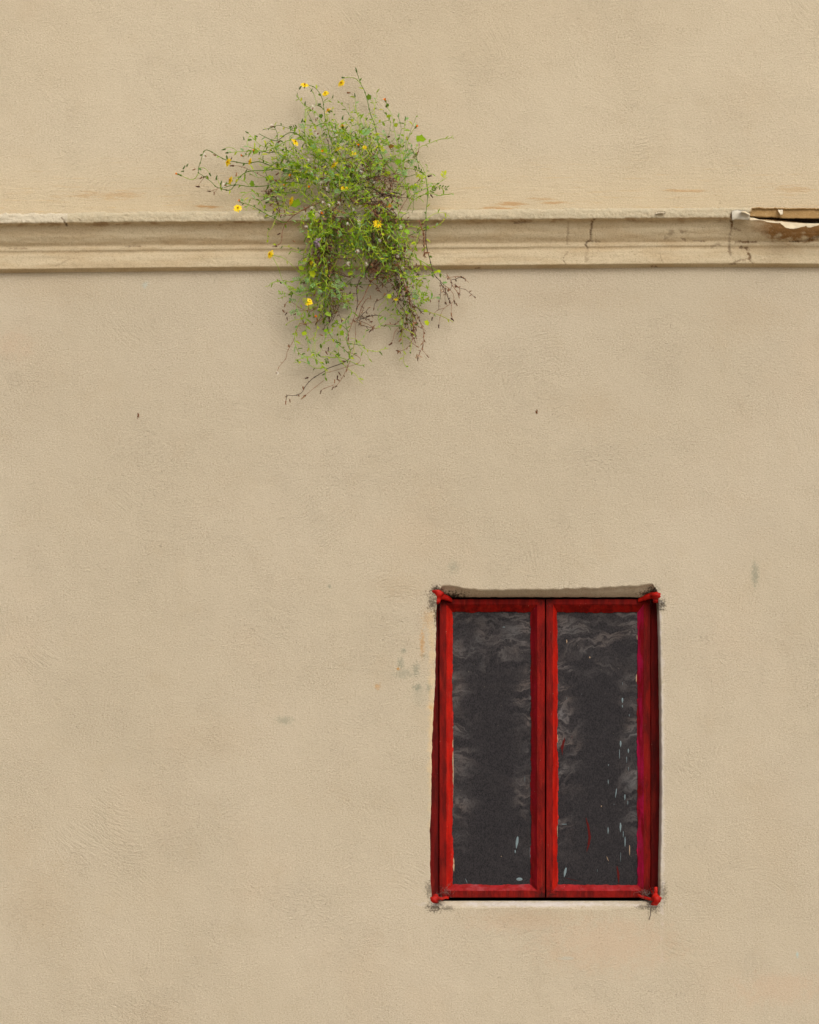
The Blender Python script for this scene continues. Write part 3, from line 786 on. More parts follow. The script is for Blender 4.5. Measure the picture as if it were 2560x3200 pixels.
# ------------------------------------------------------------------ the flowering weed
plant = empty('flowering_weed', at(1130, 655, -.04), 'straggly weed with small yellow flowers growing out of the ledge', 'plant', kind='thing')
PF = {'A': ((520, 180), .2899), 'B': ((920, 180), .31304), 'C': ((780, 700), .3942), 'D': ((900, 400), .1739), 'E': ((1150, 400), .1739), 'F': ((900, 650), .1739), 'G': ((1150, 650), .1739)}
def px(frm, pts):
    o, s = PF[frm]; return [(o[0] + x * s, o[1] + y * s) for x, y in pts]
def smooth(pts, per=5):
    if len(pts) < 3: return resample(pts, 6)
    out = []
    P = [pts[0]] + list(pts) + [pts[-1]]
    for i in range(1, len(P) - 2):
        p0, p1, p2, p3 = P[i - 1], P[i], P[i + 1], P[i + 2]
        k = max(2, min(per, int(math.hypot(p2[0] - p1[0], p2[1] - p1[1]) / 5) + 1))
        for j in range(k):
            t = j / k
            out.append(tuple(.5 * (2 * p1[q] + (p2[q] - p0[q]) * t + (2 * p0[q] - 5 * p1[q] + 4 * p2[q] - p3[q]) * t * t + (3 * p1[q] - p0[q] - 3 * p2[q] + p3[q]) * t ** 3) for q in range(2)))
    out.append(pts[-1]); return out
rnd = random.Random(11)
def sat(c): return (c[0] * 1.22, c[1] * 1.16, c[2] * .55, 1)
GREENS = [lin(126, 150, 34), lin(150, 172, 44), lin(108, 142, 36), lin(120, 154, 60), lin(166, 180, 52), lin(112, 146, 28), lin(128, 160, 76), lin(144, 164, 36), lin(78, 106, 28), lin(70, 98, 30), lin(88, 112, 26)]
GREENS = [sat(c) for c in GREENS]
GLAUC = [lin(128, 166, 112), lin(138, 172, 126), lin(114, 156, 96), lin(146, 176, 132)]
GLAUC = [(c[0] * 1.0, c[1], c[2] * .72, 1) for c in GLAUC]
BROWNS = [lin(96, 66, 44), lin(126, 90, 62), lin(74, 48, 34), lin(144, 106, 74), lin(110, 70, 48)]
def jit(c, a=.14):
    k = 1 + rnd.uniform(-a, a)
    return (c[0] * k * (1 + rnd.uniform(-.08, .08)), c[1] * k, c[2] * k * (1 + rnd.uniform(-.1, .1)), 1)
def ledge_clear(v):
    return .070 if v < 705 else .070 - .030 * min(1, (v - 705) / 60)
def depth(u, v):
    """how far the growth stands off the wall at this place"""
    d = .034 + .050 * math.exp(-((u - 1080) / 190) ** 2 - ((v - 600) / 160) ** 2)
    if v > 640: d = max(d, .072 - max(0, v - 700) * .00013)
    d += .018 * nz(u * .008, v * .008, 5)
    if 630 < v < 860: d = max(d, ledge_clear(v))
    return -d
def leaf(mb, base, d, nrm, L, W, col, curl=.3, shape=0):
    d = d.normalized(); s = d.cross(nrm)
    if s.length < 1e-5: s = d.cross(Vector((1, 0, .2)))
    s.normalize(); n = s.cross(d)
    if shape == 2:   # broad five-lobed leaf
        c = mb.vert(base + d * L * .4, col); ring = []
        out = [(0, 0), (.08, -.45), (.38, -.42), (.60, -.58), (.74, -.30), (1.0, 0), (.78, .28), (.64, .52), (.40, .40), (.06, .48)]
        for a, b in out: ring.append(mb.vert(base + d * L * a + s * L * b * .85 + n * (abs(b) * .18 - a * a * curl * .4) * L, col))
        for i in range(len(ring)): mb.face((c, ring[i], ring[(i + 1) % len(ring)]))
        return
    prof = ((0, .05), (.22, .72), (.5, 1.0), (.78, .62), (1, .03)) if shape == 0 else ((0, .08), (.2, .45), (.35, 1.0), (.5, .55), (.66, .95), (.82, .4), (1, .04))
    prev = None
    for t, w in prof:
        m = base + d * L * t - n * curl * L * t * t
        row = (mb.vert(m - s * W * .5 * w + n * W * .16 * w, col), mb.vert(m, col), mb.vert(m + s * W * .5 * w + n * W * .16 * w, col))
        if prev:
            mb.face((prev[0], prev[1], row[1], row[0])); mb.face((prev[1], prev[2], row[2], row[1]))
        prev = row
def rdir(h, out=.5):
    """direction in the wall plane at angle h (0 = right, 90 = up) with a random lean"""
    return Vector((math.cos(h), rnd.uniform(-out, out * .6), math.sin(h))).normalized()
def leaves_along(mb, P2, P3, style, every=11, size=1.0):
    acc = rnd.uniform(2, every); side = 1
    for i in range(1, len(P2)):
        seg = math.hypot(P2[i][0] - P2[i - 1][0], P2[i][1] - P2[i - 1][1]); acc -= seg
        if acc > 0: continue
        acc = every * rnd.uniform(.5, 1.6); side = -side
        dv = P3[i] - P3[i - 1]
        h = math.atan2(dv.z, dv.x) + side * rnd.uniform(.5, 1.2)
        nrm = Vector((rnd.uniform(-.6, .6), -1, rnd.uniform(-.1, .9))).normalized()
        if style == 'dry':
            for _ in range(rnd.randint(1, 3)):
                L = rnd.uniform(5, 13) * K * size
                leaf(mb, P3[i], rdir(h + rnd.gauss(0, .8) - .3, .8), nrm, L, L * rnd.uniform(.25, .6), jit(rnd.choice(BROWNS), .3), rnd.uniform(-.6, 1.2), rnd.choice((0, 1)))
        elif style == 'pinnate':
            col = rnd.choice(GREENS + GLAUC * 2); L = rnd.uniform(20, 38) * K * size; d = rdir(h, .3); q = P3[i]
            mb.tube([q, q + d * L * .5, q + d * L + Vector((0, 0, -.1 * L))], .00035, jit(rnd.choice(GREENS)), 3)
            for t in (.35, .6, .85, 1.0):
                for sg in (-1, 1):
                    leaf(mb, q + d * L * t, rdir(h + sg * rnd.uniform(.7, 1.1), .4), nrm, rnd.uniform(8, 13) * K * size, rnd.uniform(4, 6.5) * K * size, jit(col, .1), .15)
        else:
            r = rnd.random()
            if r < .035 and i < len(P2) - 8: leaf(mb, P3[i], rdir(h, .5), nrm, rnd.uniform(12, 22) * K * size, 0, jit(rnd.choice(GREENS)), .3, 2)
            elif r < .40: leaf(mb, P3[i], rdir(h, .5), nrm, rnd.uniform(12, 26) * K * size, rnd.uniform(5, 9) * K * size, jit(rnd.choice(GREENS * 2 + GLAUC)), rnd.uniform(0, .6), 1)
            else: leaf(mb, P3[i], rdir(h, .5), nrm, rnd.uniform(8, 17) * K * size, rnd.uniform(3.5, 8) * K * size, jit(rnd.choice(GREENS * 2 + GLAUC)), rnd.uniform(-.1, .6), 0)
# colour, radius px, leaf style, spacing, frame, points
DG, MG, YG, BR, DB = lin(82, 110, 44), lin(128, 160, 60), lin(152, 170, 70), lin(132, 88, 60), lin(66, 48, 34)
DG, MG, YG = sat(DG), sat(MG), sat(YG)
STEMS = [
 (DG, 2.2, 'mix', 40, 'A', [(2050, 1330), (1720, 1310), (1550, 1305), (1400, 1235), (1210, 1200), (1050, 1215), (920, 1220), (850, 1240), (790, 1290), (745, 1360), (690, 1425), (620, 1420), (570, 1402)]),
 (DG, 1.9, 'mix', 46, 'A', [(1550, 1300), (1210, 1200), (1090, 1150), (990, 1120), (870, 1140), (760, 1125), (640, 1100), (560, 1060), (480, 1010), (425, 995), (395, 1030), (370, 1120), (347, 1190), (345, 1250)]),
 (DG, 1.7, 'mix', 30, 'A', [(1500, 1360), (1400, 1345), (1200, 1345), (1080, 1380), (900, 1388), (740, 1370), (570, 1405), (480, 1335), (420, 1290), (345, 1240)]),
 (MG, 1.2, None, 0, 'A', [(345, 1250), (310, 1300), (265, 1315), (200, 1290), (150, 1260), (120, 1255)]),
 (MG, 1.0, None, 0, 'A', [(352, 1190), (400, 1185), (440, 1215), (468, 1255)]),
 (DG, 2.0, 'mix', 40, 'A', [(1950, 1320), (1720, 1110), (1640, 1040), (1500, 900), (1440, 840), (1370, 808), (1300, 820), (1200, 890), (1120, 880), (1000, 820)]),
 (MG, 1.6, 'mix', 26, 'A', [(1640, 1000), (1480, 890), (1370, 880), (1280, 905), (1180, 965), (1070, 1003), (960, 1000), (760, 1015), (680, 1022)]),
 (MG, 1.0, None, 0, 'A', [(765, 1012), (720, 975), (650, 970), (615, 990)]),
 (MG, 1.2, 'mix', 24, 'A', [(960, 985), (890, 960), (870, 930), (880, 880), (895, 845)]),
 (MG, 1.3, 'mix', 18, 'A', [(1500, 1100), (1380, 1045), (1180, 985), (1020, 945), (900, 830), (870, 800)]),
 (MG, 1.4, 'mix', 60, 'A', [(1530, 1000), (1490, 880), (1490, 780), (1500, 700), (1495, 600), (1520, 550), (1560, 530), (1612, 510), (1605, 430), (1560, 340), (1500, 290)]),
 (MG, 1.2, 'mix', 40, 'A', [(1850, 920), (1725, 800), (1640, 680), (1560, 560), (1480, 500), (1410, 420), (1410, 390)]),
 (MG, 1.2, 'mix', 40, 'A', [(1500, 722), (1580, 730), (1610, 735), (1660, 710), (1720, 705)]),
 (BR, 1.6, 'mix', 60, 'A', [(1700, 1540), (1440, 1660), (1300, 1770), (1250, 1880), (1245, 1960), (1220, 2010), (1140, 2035)]),
 (DG, 1.6, 'mix', 36, 'A', [(1300, 1775), (1240, 1770), (1070, 1680), (930, 1600), (800, 1560)]),
 (MG, 1.2, 'mix', 16, 'A', [(1070, 1680), (1020, 1560), (990, 1540), (910, 1520), (880, 1590), (860, 1650)]),
 (MG, 1.3, 'mix', 18, 'A', [(1600, 1330), (1450, 1450), (1200, 1465), (1000, 1500), (940, 1440), (830, 1480), (800, 1550)]),
 (BR, 1.1, 'dry', 26, 'A', [(1600, 1560), (1440, 1660), (1380, 1690), (1260, 1700), (1200, 1650), (1090, 1570)]),
 (BR, 1.0, 'dry', 34, 'A', [(1400, 1290), (1200, 1335), (1090, 1300), (920, 1220), (800, 1170), (700, 1165)]),
 (MG, 1.0, 'mix', 18, 'A', [(1250, 1190), (1140, 960), (1080, 900)]), (MG, 1.0, 'mix', 20, 'A', [(1000, 1120), (1050, 990), (1100, 910), (1200, 860)]),
 (MG, 1.0, 'mix', 20, 'A', [(1420, 1350), (1300, 1130), (1240, 1070), (1180, 1180)]), (MG, 1.0, 'mix', 16, 'A', [(930, 1060), (935, 1000), (880, 1040), (830, 1062)]),
 (MG, 1.0, 'mix', 18, 'A', [(1300, 1480), (1180, 1360), (1110, 1290), (980, 1290), (890, 1240)]), (MG, 1.0, 'mix', 26, 'A', [(900, 1390), (840, 1330), (740, 1305)]),
 (MG, 1.0, 'mix', 22, 'A', [(720, 1300), (780, 1285), (860, 1240)]), (MG, 1.0, None, 0, 'A', [(590, 1400), (560, 1330), (540, 1290)]),
 (BR, .8, None, 0, 'A', [(565, 1405), (520, 1425), (460, 1440)]), (BR, .8, None, 0, 'A', [(560, 1405), (515, 1460)]), (BR, .8, None, 0, 'A', [(410, 1290), (370, 1340), (340, 1390)]),
 (DG, 2.0, 'mix', 44, 'B', [(1020, 1180), (975, 1120), (900, 1030), (850, 920), (825, 780), (800, 660), (760, 560), (730, 430), (700, 330), (665, 265), (640, 190), (620, 130)]),
 (MG, 1.2, None, 0, 'B', [(668, 268), (620, 215), (560, 195), (500, 203), (470, 245)]),
 (MG, 1.2, 'mix', 13, 'B', [(800, 700), (820, 660), (880, 640), (940, 625)]),
 (MG, 1.1, 'mix', 22, 'B', [(760, 830), (700, 710), (650, 600), (620, 530), (610, 440), (605, 380)]),
 (MG, 1.3, 'mix', 22, 'B', [(1090, 1100), (1060, 990), (1030, 860), (1000, 720), (980, 590), (930, 490), (910, 430)]),
 (MG, 1.5, 'mix', 12, 'B', [(1090, 1080), (1090, 980), (1085, 880), (1095, 760), (1110, 620)]),
 (MG, 1.2, 'mix', 20, 'B', [(1090, 990), (1110, 920), (1130, 830), (1180, 730), (1210, 700)]),
 (BR, 1.1, None, 0, 'B', [(1180, 1000), (1225, 965), (1245, 900), (1245, 830)]),
 (DG, 1.8, 'mix', 30, 'B', [(620, 1250), (500, 1040), (420, 930), (370, 840), (340, 740), (310, 620), (295, 500), (285, 430), (250, 350), (200, 295), (130, 270)]),
 (MG, 1.0, 'mix', 20, 'B', [(295, 450), (340, 430), (385, 405)]),
 (DG, 1.8, 'mix', 22, 'B', [(760, 960), (700, 870), (640, 810), (540, 760), (420, 700), (300, 655), (210, 685), (190, 660), (130, 540)]),
 (MG, 1.2, 'mix', 40, 'B', [(480, 900), (400, 780), (290, 650), (210, 540), (120, 500), (40, 400), (30, 370)]),
 (MG, 1.3, 'mix', 18, 'B', [(1010, 1160), (890, 1050), (830, 1020), (750, 960)]),
 (YG, 1.1, None, 0, 'B', [(380, 1250), (390, 1150), (410, 1080)]), (MG, 1.0, None, 0, 'B', [(490, 730), (480, 680)]), (MG, 1.0, None, 0, 'B', [(640, 880), (520, 780), (480, 720)]),
 (MG, 1.6, 'pinnate', 46, 'B', [(1160, 1450), (1130, 1340), (1100, 1180), (1090, 1000)]),
 (MG, 1.5, 'pinnate', 50, 'B', [(1345, 1400), (1330, 1290), (1310, 1170), (1270, 1080), (1230, 1030)]),
 (DG, 1.6, 'mix', 34, 'B', [(1320, 1730), (1315, 1560), (1330, 1400), (1320, 1250), (1300, 1160)]),
 (MG, 1.3, 'pinnate', 34, 'B', [(1340, 1345), (1420, 1270), (1470, 1230), (1530, 1195)]),
 (BR, 1.3, 'mix', 36, 'B', [(1040, 1560), (1080, 1480), (1130, 1400), (1170, 1300), (1290, 1180)]),
 (DB, 3.0, None, 0, 'B', [(700, 1290), (790, 1310), (870, 1360), (950, 1355), (1020, 1350), (1080, 1370)]),
 (DB, 1.4, None, 0, 'B', [(880, 1370), (915, 1410), (950, 1450)]),
 (MG, 1.5, 'mix', 20, 'B', [(1060, 1640), (1040, 1560), (1020, 1420), (1030, 1280), (1020, 1200)]),
 (MG, 1.2, 'pinnate', 26, 'B', [(1290, 1440), (1260, 1410), (1200, 1380), (1130, 1370)]),
 (YG, 1.0, 'mix', 30, 'B', [(1280, 1645), (1360, 1580), (1430, 1550), (1500, 1550), (1550, 1590)]),
 (DG, 1.8, 'mix', 22, 'B', [(480, 1150), (360, 1025), (260, 970), (130, 850), (60, 780), (0, 750)]),
 (MG, 1.2, 'mix', 14, 'B', [(280, 1330), (320, 1450), (340, 1600), (340, 1700)]),
 (YG, 1.3, None, 0, 'B', [(420, 1540), (600, 1570), (760, 1590), (880, 1600), (1000, 1595)]),
 (DG, 1.5, 'mix', 22, 'B', [(340, 1220), (470, 1330), (540, 1440), (600, 1560), (680, 1640)]),
 (DB, 2.2, None, 0, 'B', [(0, 1145), (80, 1180), (160, 1210), (300, 1205), (450, 1230)]),
 (DB, 2.0, 'dry', 30, 'C', [(950, -60), (975, 60), (980, 220), (965, 300), (920, 370), (870, 450), (850, 520), (855, 600), (850, 680)]),
 (BR, 1.7, 'dry', 60, 'C', [(1010, 420), (970, 450), (940, 500), (900, 590), (860, 650), (830, 740), (790, 850), (785, 880), (790, 980)]),
 (DG, 1.5, None, 0, 'C', [(650, 90), (700, 150), (760, 200), (830, 240)]),
 (DG, 1.7, 'mix', 30, 'C', [(640, 240), (680, 340), (720, 430), (760, 470), (850, 480), (950, 480), (1100, 460), (1200, 450)]),
 (DG, 1.8, 'mix', 10, 'C', [(560, -60), (570, 60), (570, 200), (590, 350), (600, 500), (600, 650), (610, 780), (640, 880), (700, 950), (780, 1020), (800, 1060)]),
 (BR, 1.1, 'dry', 30, 'C', [(680, 520), (690, 560), (700, 690), (640, 720), (560, 765), (450, 790), (390, 810)]),
 (BR, 1.1, 'mix', 26, 'C', [(540, 660), (480, 690), (400, 665), (350, 630), (310, 610), (280, 640)]),
 (BR, 1.0, 'dry', 30, 'C', [(530, 660), (470, 680), (380, 690), (300, 700), (265, 690)]),
 (MG, 1.1, None, 0, 'C', [(175, 245), (200, 290), (230, 350), (260, 440), (310, 490), (370, 520), (470, 510)]),
 (MG, 1.1, 'mix', 60, 'C', [(180, 248), (260, 265), (320, 310), (380, 370), (480, 470)]),
 (BR, 1.1, 'dry', 36, 'C', [(450, 790), (400, 790), (370, 850), (345, 930), (300, 1010), (290, 1060), (260, 1100), (230, 1140), (222, 1175)]),
 (MG, 1.4, 'mix', 12, 'C', [(400, 780), (360, 870), (365, 960), (400, 1030), (470, 1050), (550, 1020), (590, 930), (620, 860)]),
 (MG, 1.4, 'mix', 11, 'C', [(440, 700), (450, 790), (450, 880), (480, 1000), (540, 1080), (600, 1140)]),
 (DB, 1.5, 'dry', 40, 'C', [(800, 1060), (740, 1100), (620, 1145), (590, 1170), (500, 1225), (440, 1290), (410, 1340), (350, 1360), (300, 1360), (287, 1420)]),
 (BR, 1.0, 'dry', 30, 'C', [(800, 1080), (770, 1150), (740, 1210), (700, 1270), (660, 1300)]),
 (BR, 1.0, None, 0, 'C', [(780, 1010), (860, 1050), (880, 1080), (850, 1110), (780, 1130), (700, 1155), (610, 1180)]),
 (BR, .9, None, 0, 'C', [(590, 1240), (500, 1310), (430, 1370)]), (BR, .9, None, 0, 'C', [(670, 1275), (580, 1310), (560, 1340)]),
 (MG, 1.5, 'mix', 10, 'C', [(680, 540), (760, 620), (810, 680), (780, 760), (740, 790), (640, 830), (600, 870)]),
 (BR, .9, None, 0, 'C', [(835, 760), (840, 900), (815, 1020)]),
 (BR, 1.1, 'dry', 24, 'C', [(840, 745), (860, 760), (930, 790), (1000, 830), (1040, 810)]),
 (DG, 1.5, 'mix', 30, 'C', [(1040, 806), (1200, 805), (1220, 760), (1230, 700), (1260, 660), (1270, 560)]),
 (MG, 1.1, 'mix', 24, 'C', [(1000, 830), (1060, 780), (1110, 740), (1180, 740)]),
 (MG, 1.3, 'mix', 30, 'C', [(1040, 800), (1020, 740), (1050, 690), (1120, 650), (1180, 560), (1200, 450)]),
 (DG, 1.3, 'mix', 16, 'C', [(1150, 640), (1190, 700), (1250, 750), (1310, 780)]),
 (BR, 1.1, 'mix', 40, 'C', [(1200, 805), (1210, 860), (1195, 920)]), (BR, .9, None, 0, 'C', [(1190, 812), (1150, 860), (1140, 910), (1120, 950)]),
 (BR, 1.4, 'dry', 9, 'C', [(1170, 300), (1230, 480), (1260, 560), (1290, 640), (1320, 700), (1360, 790), (1380, 850), (1375, 960), (1330, 1060)]),
 (BR, 1.3, 'dry', 6, 'C', [(1230, 480), (1270, 620), (1300, 780), (1300, 860), (1285, 940)]),
 (BR, 1.0, 'dry', 20, 'C', [(1285, 940), (1240, 990), (1180, 1010)]), (BR, .9, None, 0, 'C', [(1290, 945), (1340, 975)]), (BR, .9, None, 0, 'C', [(1370, 1000), (1415, 1050)]),
 (DB, 1.7, 'mix', 30, 'C', [(1400, 0), (1400, 150), (1430, 280), (1460, 390), (1500, 440), (1540, 480)]),
 (BR, 1.0, 'dry', 50, 'C', [(1540, 480), (1590, 520), (1620, 570), (1610, 620), (1540, 670), (1510, 740), (1500, 810)]),
 (MG, 1.3, 'mix', 40, 'C', [(1290, 250), (1320, 270), (1400, 340), (1460, 400)]), (MG, 1.3, 'mix', 30, 'C', [(1300, 255), (1440, 340), (1510, 390), (1550, 430)]),
 (BR, .9, None, 0, 'C', [(1540, 490), (1560, 560), (1600, 630), (1600, 700), (1610, 750)]), (BR, .9, None, 0, 'C', [(1550, 665), (1480, 690), (1450, 750)]),
 (MG, 1.3, 'mix', 18, 'C', [(1380, -20), (1340, 100), (1310, 230), (1290, 260)]),
 (MG, 1.1, 'mix', 14, 'C', [(1300, 640), (1380, 610), (1450, 590), (1515, 570)]), (MG, 1.1, 'mix', 12, 'C', [(1330, 660), (1390, 560), (1420, 490), (1400, 430)]),
 (MG, 1.3, 'mix', 12, 'C', [(360, 1080), (440, 1060), (500, 1060), (560, 1100), (600, 1160), (600, 1215)]), (YG, 1.3, 'mix', 12, 'C', [(800, 1070), (790, 960), (750, 900), (700, 800), (690, 780)]),
 (MG, 1.2, 'mix', 16, 'C', [(620, 1140), (520, 1140), (450, 1100), (400, 1090), (350, 1100)]), (YG, 1.2, None, 0, 'C', [(540, 815), (520, 900), (520, 1000)]), (YG, 1.2, 'mix', 20, 'C', [(700, 830), (710, 940), (705, 1070), (760, 1100)]),
 (YG, 1.3, 'mix', 14, 'F', [(850, 1100), (840, 1250), (860, 1400), (850, 1520)]), (YG, 1.2, 'mix', 16, 'F', [(380, 300), (480, 420), (600, 700), (640, 1000)]), (MG, 1.3, 'mix', 14, 'F', [(300, 1000), (400, 1180), (440, 1330), (520, 1480)]),
 (YG, 1.2, 'mix', 22, 'G', [(0, 640), (130, 660), (250, 780), (400, 960), (560, 1060)]), (YG, 1.2, 'mix', 18, 'G', [(260, 300), (330, 560), (400, 760), (440, 960), (480, 1250)]), (YG, 1.2, 'mix', 20, 'G', [(900, 480), (840, 700), (800, 860)]),
 (BR, 2.0, 'dry', 4, 'C', [(1345, -30), (1365, 30), (1385, 90), (1385, 160), (1390, 270)]),
]
for i, (col, r, style, every, frm, pts) in enumerate(STEMS):
    P2 = smooth(px(frm, pts))
    off = rnd.uniform(-.014, .008)
    if style == 'dry' and every < 10: off = -.02
    ph = rnd.uniform(0, 99)
    P3 = []
    for j, (u, v) in enumerate(P2):
        y = depth(u, v) + off + .012 * nz(j * .12, ph)
        if 630 < v < 860: y = min(y, -ledge_clear(v))
        P3.append(at(u, v, min(y, -.02)))
    n = len(P3)
    mb = MB()
    mb.tube(P3, [r * .78 * K * (1.1 - .5 * j / n) for j in range(n)], jit(col, .1), 5)
    for j in range(4, n, 7):   # nodes
        mb.tube([P3[j] - (P3[j] - P3[j - 1]) * .35, P3[j] + (P3[j] - P3[j - 1]) * .35], r * 1.15 * K, jit(col, .2), 5)
    so_ = mb.build('stem', M_STEM, plant)
    if style:
        lb = MB()
        leaves_along(lb, P2, P3, style, every)
        if lb.v: lb.build('leaves', M_DRY if style == 'dry' else M_LEAF, so_)

# the tangle between the traced stems
def tangle(regions, style, name, mat, seed):
    global rnd
    rnd = random.Random(seed)
    tw, lf = MB(), MB()
    for (cu, cv, ru, rv, n, ang, every, ysp) in regions:
        for _ in range(n):
            while True:
                a, b = rnd.uniform(-1, 1), rnd.uniform(-1, 1)
                if a * a + b * b < 1: break
            u, v = cu + a * ru, cv + b * rv
            h = R(ang) + rnd.gauss(0, .75)
            y = depth(u, v) + rnd.uniform(-ysp, ysp * .7) + (.002 if style == 'dry' else 0)
            P2, P3 = [], []
            for k in range(rnd.randint(5, 10) + (9 if style != 'dry' and rnd.random() < .3 else 0)):
                yy = y
                if 630 < v < 860: yy = min(yy, -ledge_clear(v))
                P2.append((u, v)); P3.append(at(u, v, min(yy, -.02)))
                s = rnd.uniform(7, 12); h += rnd.gauss(0, .28)
                u += math.cos(h) * s; v -= math.sin(h) * s; y += rnd.uniform(-.006, .006)
            tw.tube(P3, rnd.uniform(.55, 1.1) * K, jit(rnd.choice([DB, DB, BR, BROWNS[2]] if style == 'dry' else [MG, MG, YG, YG, DG]), .2), 4)
            leaves_along(lf, P2, P3, style if rnd.random() < .93 or style == 'dry' else 'pinnate', every, .74)
    t = tw.build('twigs', M_STEM, plant); t['kind'] = 'stuff'
    l = lf.build(name, mat, plant); l['kind'] = 'stuff'
tangle([(1070, 590, 130, 95, 118, 90, 9.6, .04), (960, 510, 90, 55, 42, 150, 12.1, .03), (1080, 470, 110, 50, 55, 85, 12.1, .03), (1200, 480, 90, 60, 19, 80, 17.0, .03), (1270, 570, 55, 100, 24, 80, 17.0, .03),
        (1080, 690, 150, 60, 96, -80, 9.6, .03), (1000, 790, 42, 120, 51, -85, 11.0, .02), (1000, 910, 40, 80, 18, -85, 14.7, .015), (1225, 760, 65, 90, 54, -85, 11.0, .025), (1130, 760, 70, 60, 12, -80, 19.5, .02),
        (1250, 900, 50, 70, 9, -80, 19.5, .015), (1275, 975, 40, 50, 7, -60, 19.5, .015), (1010, 1105, 60, 35, 7, 20, 21.3, .012), (1090, 1080, 25, 60, 6, 60, 19.5, .012), (930, 640, 60, 50, 14, 200, 15.6, .02), (1320, 885, 40, 40, 3, -40, 21.3, .012)],
       'mix', 'foliage', M_LEAF, 21)
tangle([(1150, 575, 85, 70, 64, 0, 8.4, .03), (1110, 640, 110, 60, 45, -70, 8.4, .03), (1020, 740, 26, 90, 46, -88, 6.3, .015), (1190, 730, 36, 90, 50, -88, 6.3, .02), (1250, 800, 40, 90, 34, -85, 8.4, .015), (1250, 900, 34, 60, 16, -80, 9.5, .012),
        (1030, 880, 20, 90, 26, -88, 8.4, .01), (1070, 560, 130, 80, 32, 45, 9.5, .03), (1160, 855, 24, 18, 16, 10, 6.3, .01), (825, 600, 14, 10, 7, 10, 5.2, .01), (1290, 960, 30, 60, 14, -85, 8.4, .01), (1045, 910, 12, 12, 8, 0, 6.3, .008), (1110, 1000, 14, 14, 6, 0, 6.3, .006), (1400, 875, 30, 22, 10, -30, 8.4, .01)],
       'dry', 'dry_foliage', M_DRY, 22)

# single broad leaves
rnd = random.Random(5)
def big_leaf(frm, p, h, L, col, shape=2, W=.6, lab=None):
    u, v = px(frm, [p])[0]
    y = depth(u, v) - .015
    if 630 < v < 860: y = min(y, -ledge_clear(v) - .005)
    L *= .82; col = jit({GREENS[4]: GREENS[0], GREENS[1]: GREENS[7]}.get(col, col), .15)
    mb = MB(); leaf(mb, at(u, v, y), rdir(R(h), .1), Vector((.1, -1, .35)).normalized(), L * K, L * W * K, col, .2, shape)
    o = mb.build('leaf', M_LEAF if col[1] > col[0] else M_DRY, plant)
for q in [('B', (1215, 815), 5, 40, GREENS[5]), ('B', (945, 900), 30, 22, lin(104, 76, 22)), ('B', (915, 1480), 0, 24, lin(146, 104, 26)), ('B', (1010, 1060), 40, 28, GREENS[2]), ('B', (960, 1150), 200, 28, GREENS[1]),
          ('B', (1010, 1170), -60, 26, GREENS[3]), ('B', (700, 760), 150, 26, GREENS[5]), ('B', (500, 820), 30, 28, GREENS[2]), ('B', (570, 640), 60, 14, GREENS[1]), ('B', (60, 1440), 200, 40, GREENS[2]), ('B', (160, 1540), -80, 30, GREENS[5]),
          ('A', (1080, 1310), 20, 28, GREENS[1]), ('A', (1380, 1140), -40, 34, GREENS[2]), ('A', (1370, 1390), 100, 20, GREENS[0]), ('B', (20, 1060), 190, 30, GREENS[2]), ('B', (330, 920), 200, 26, GREENS[5]), ('B', (920, 590), 10, 18, GREENS[0]), ('B', (1005, 690), 60, 18, GREENS[0]),
          ('C', (490, 370), -70, 28, GREENS[1]), ('C', (430, 360), 150, 24, GREENS[4]), ('C', (1395, 765), -60, 22, GREENS[1]), ('C', (415, 875), 20, 22, GREENS[1]), ('C', (690, 790), 90, 16, GREENS[2]), ('C', (620, 840), 200, 18, GREENS[5]), ('C', (730, 880), 80, 20, GREENS[2]), ('C', (1105, 555), -80, 20, GREENS[1]),
          ('C', (1380, 690), 0, 18, GREENS[4]), ('C', (780, 400), 20, 22, GREENS[4]), ('C', (1230, 50), -30, 24, GREENS[3]), ('C', (1510, 385), 120, 14, GREENS[1]), ('B', (400, 1340), 10, 26, GLAUC[1]), ('B', (680, 760), 20, 34, GLAUC[0]), ('B', (930, 1690), -90, 30, GREENS[5]), ('B', (420, 1700), 80, 30, GREENS[4])]:
    big_leaf(*q)

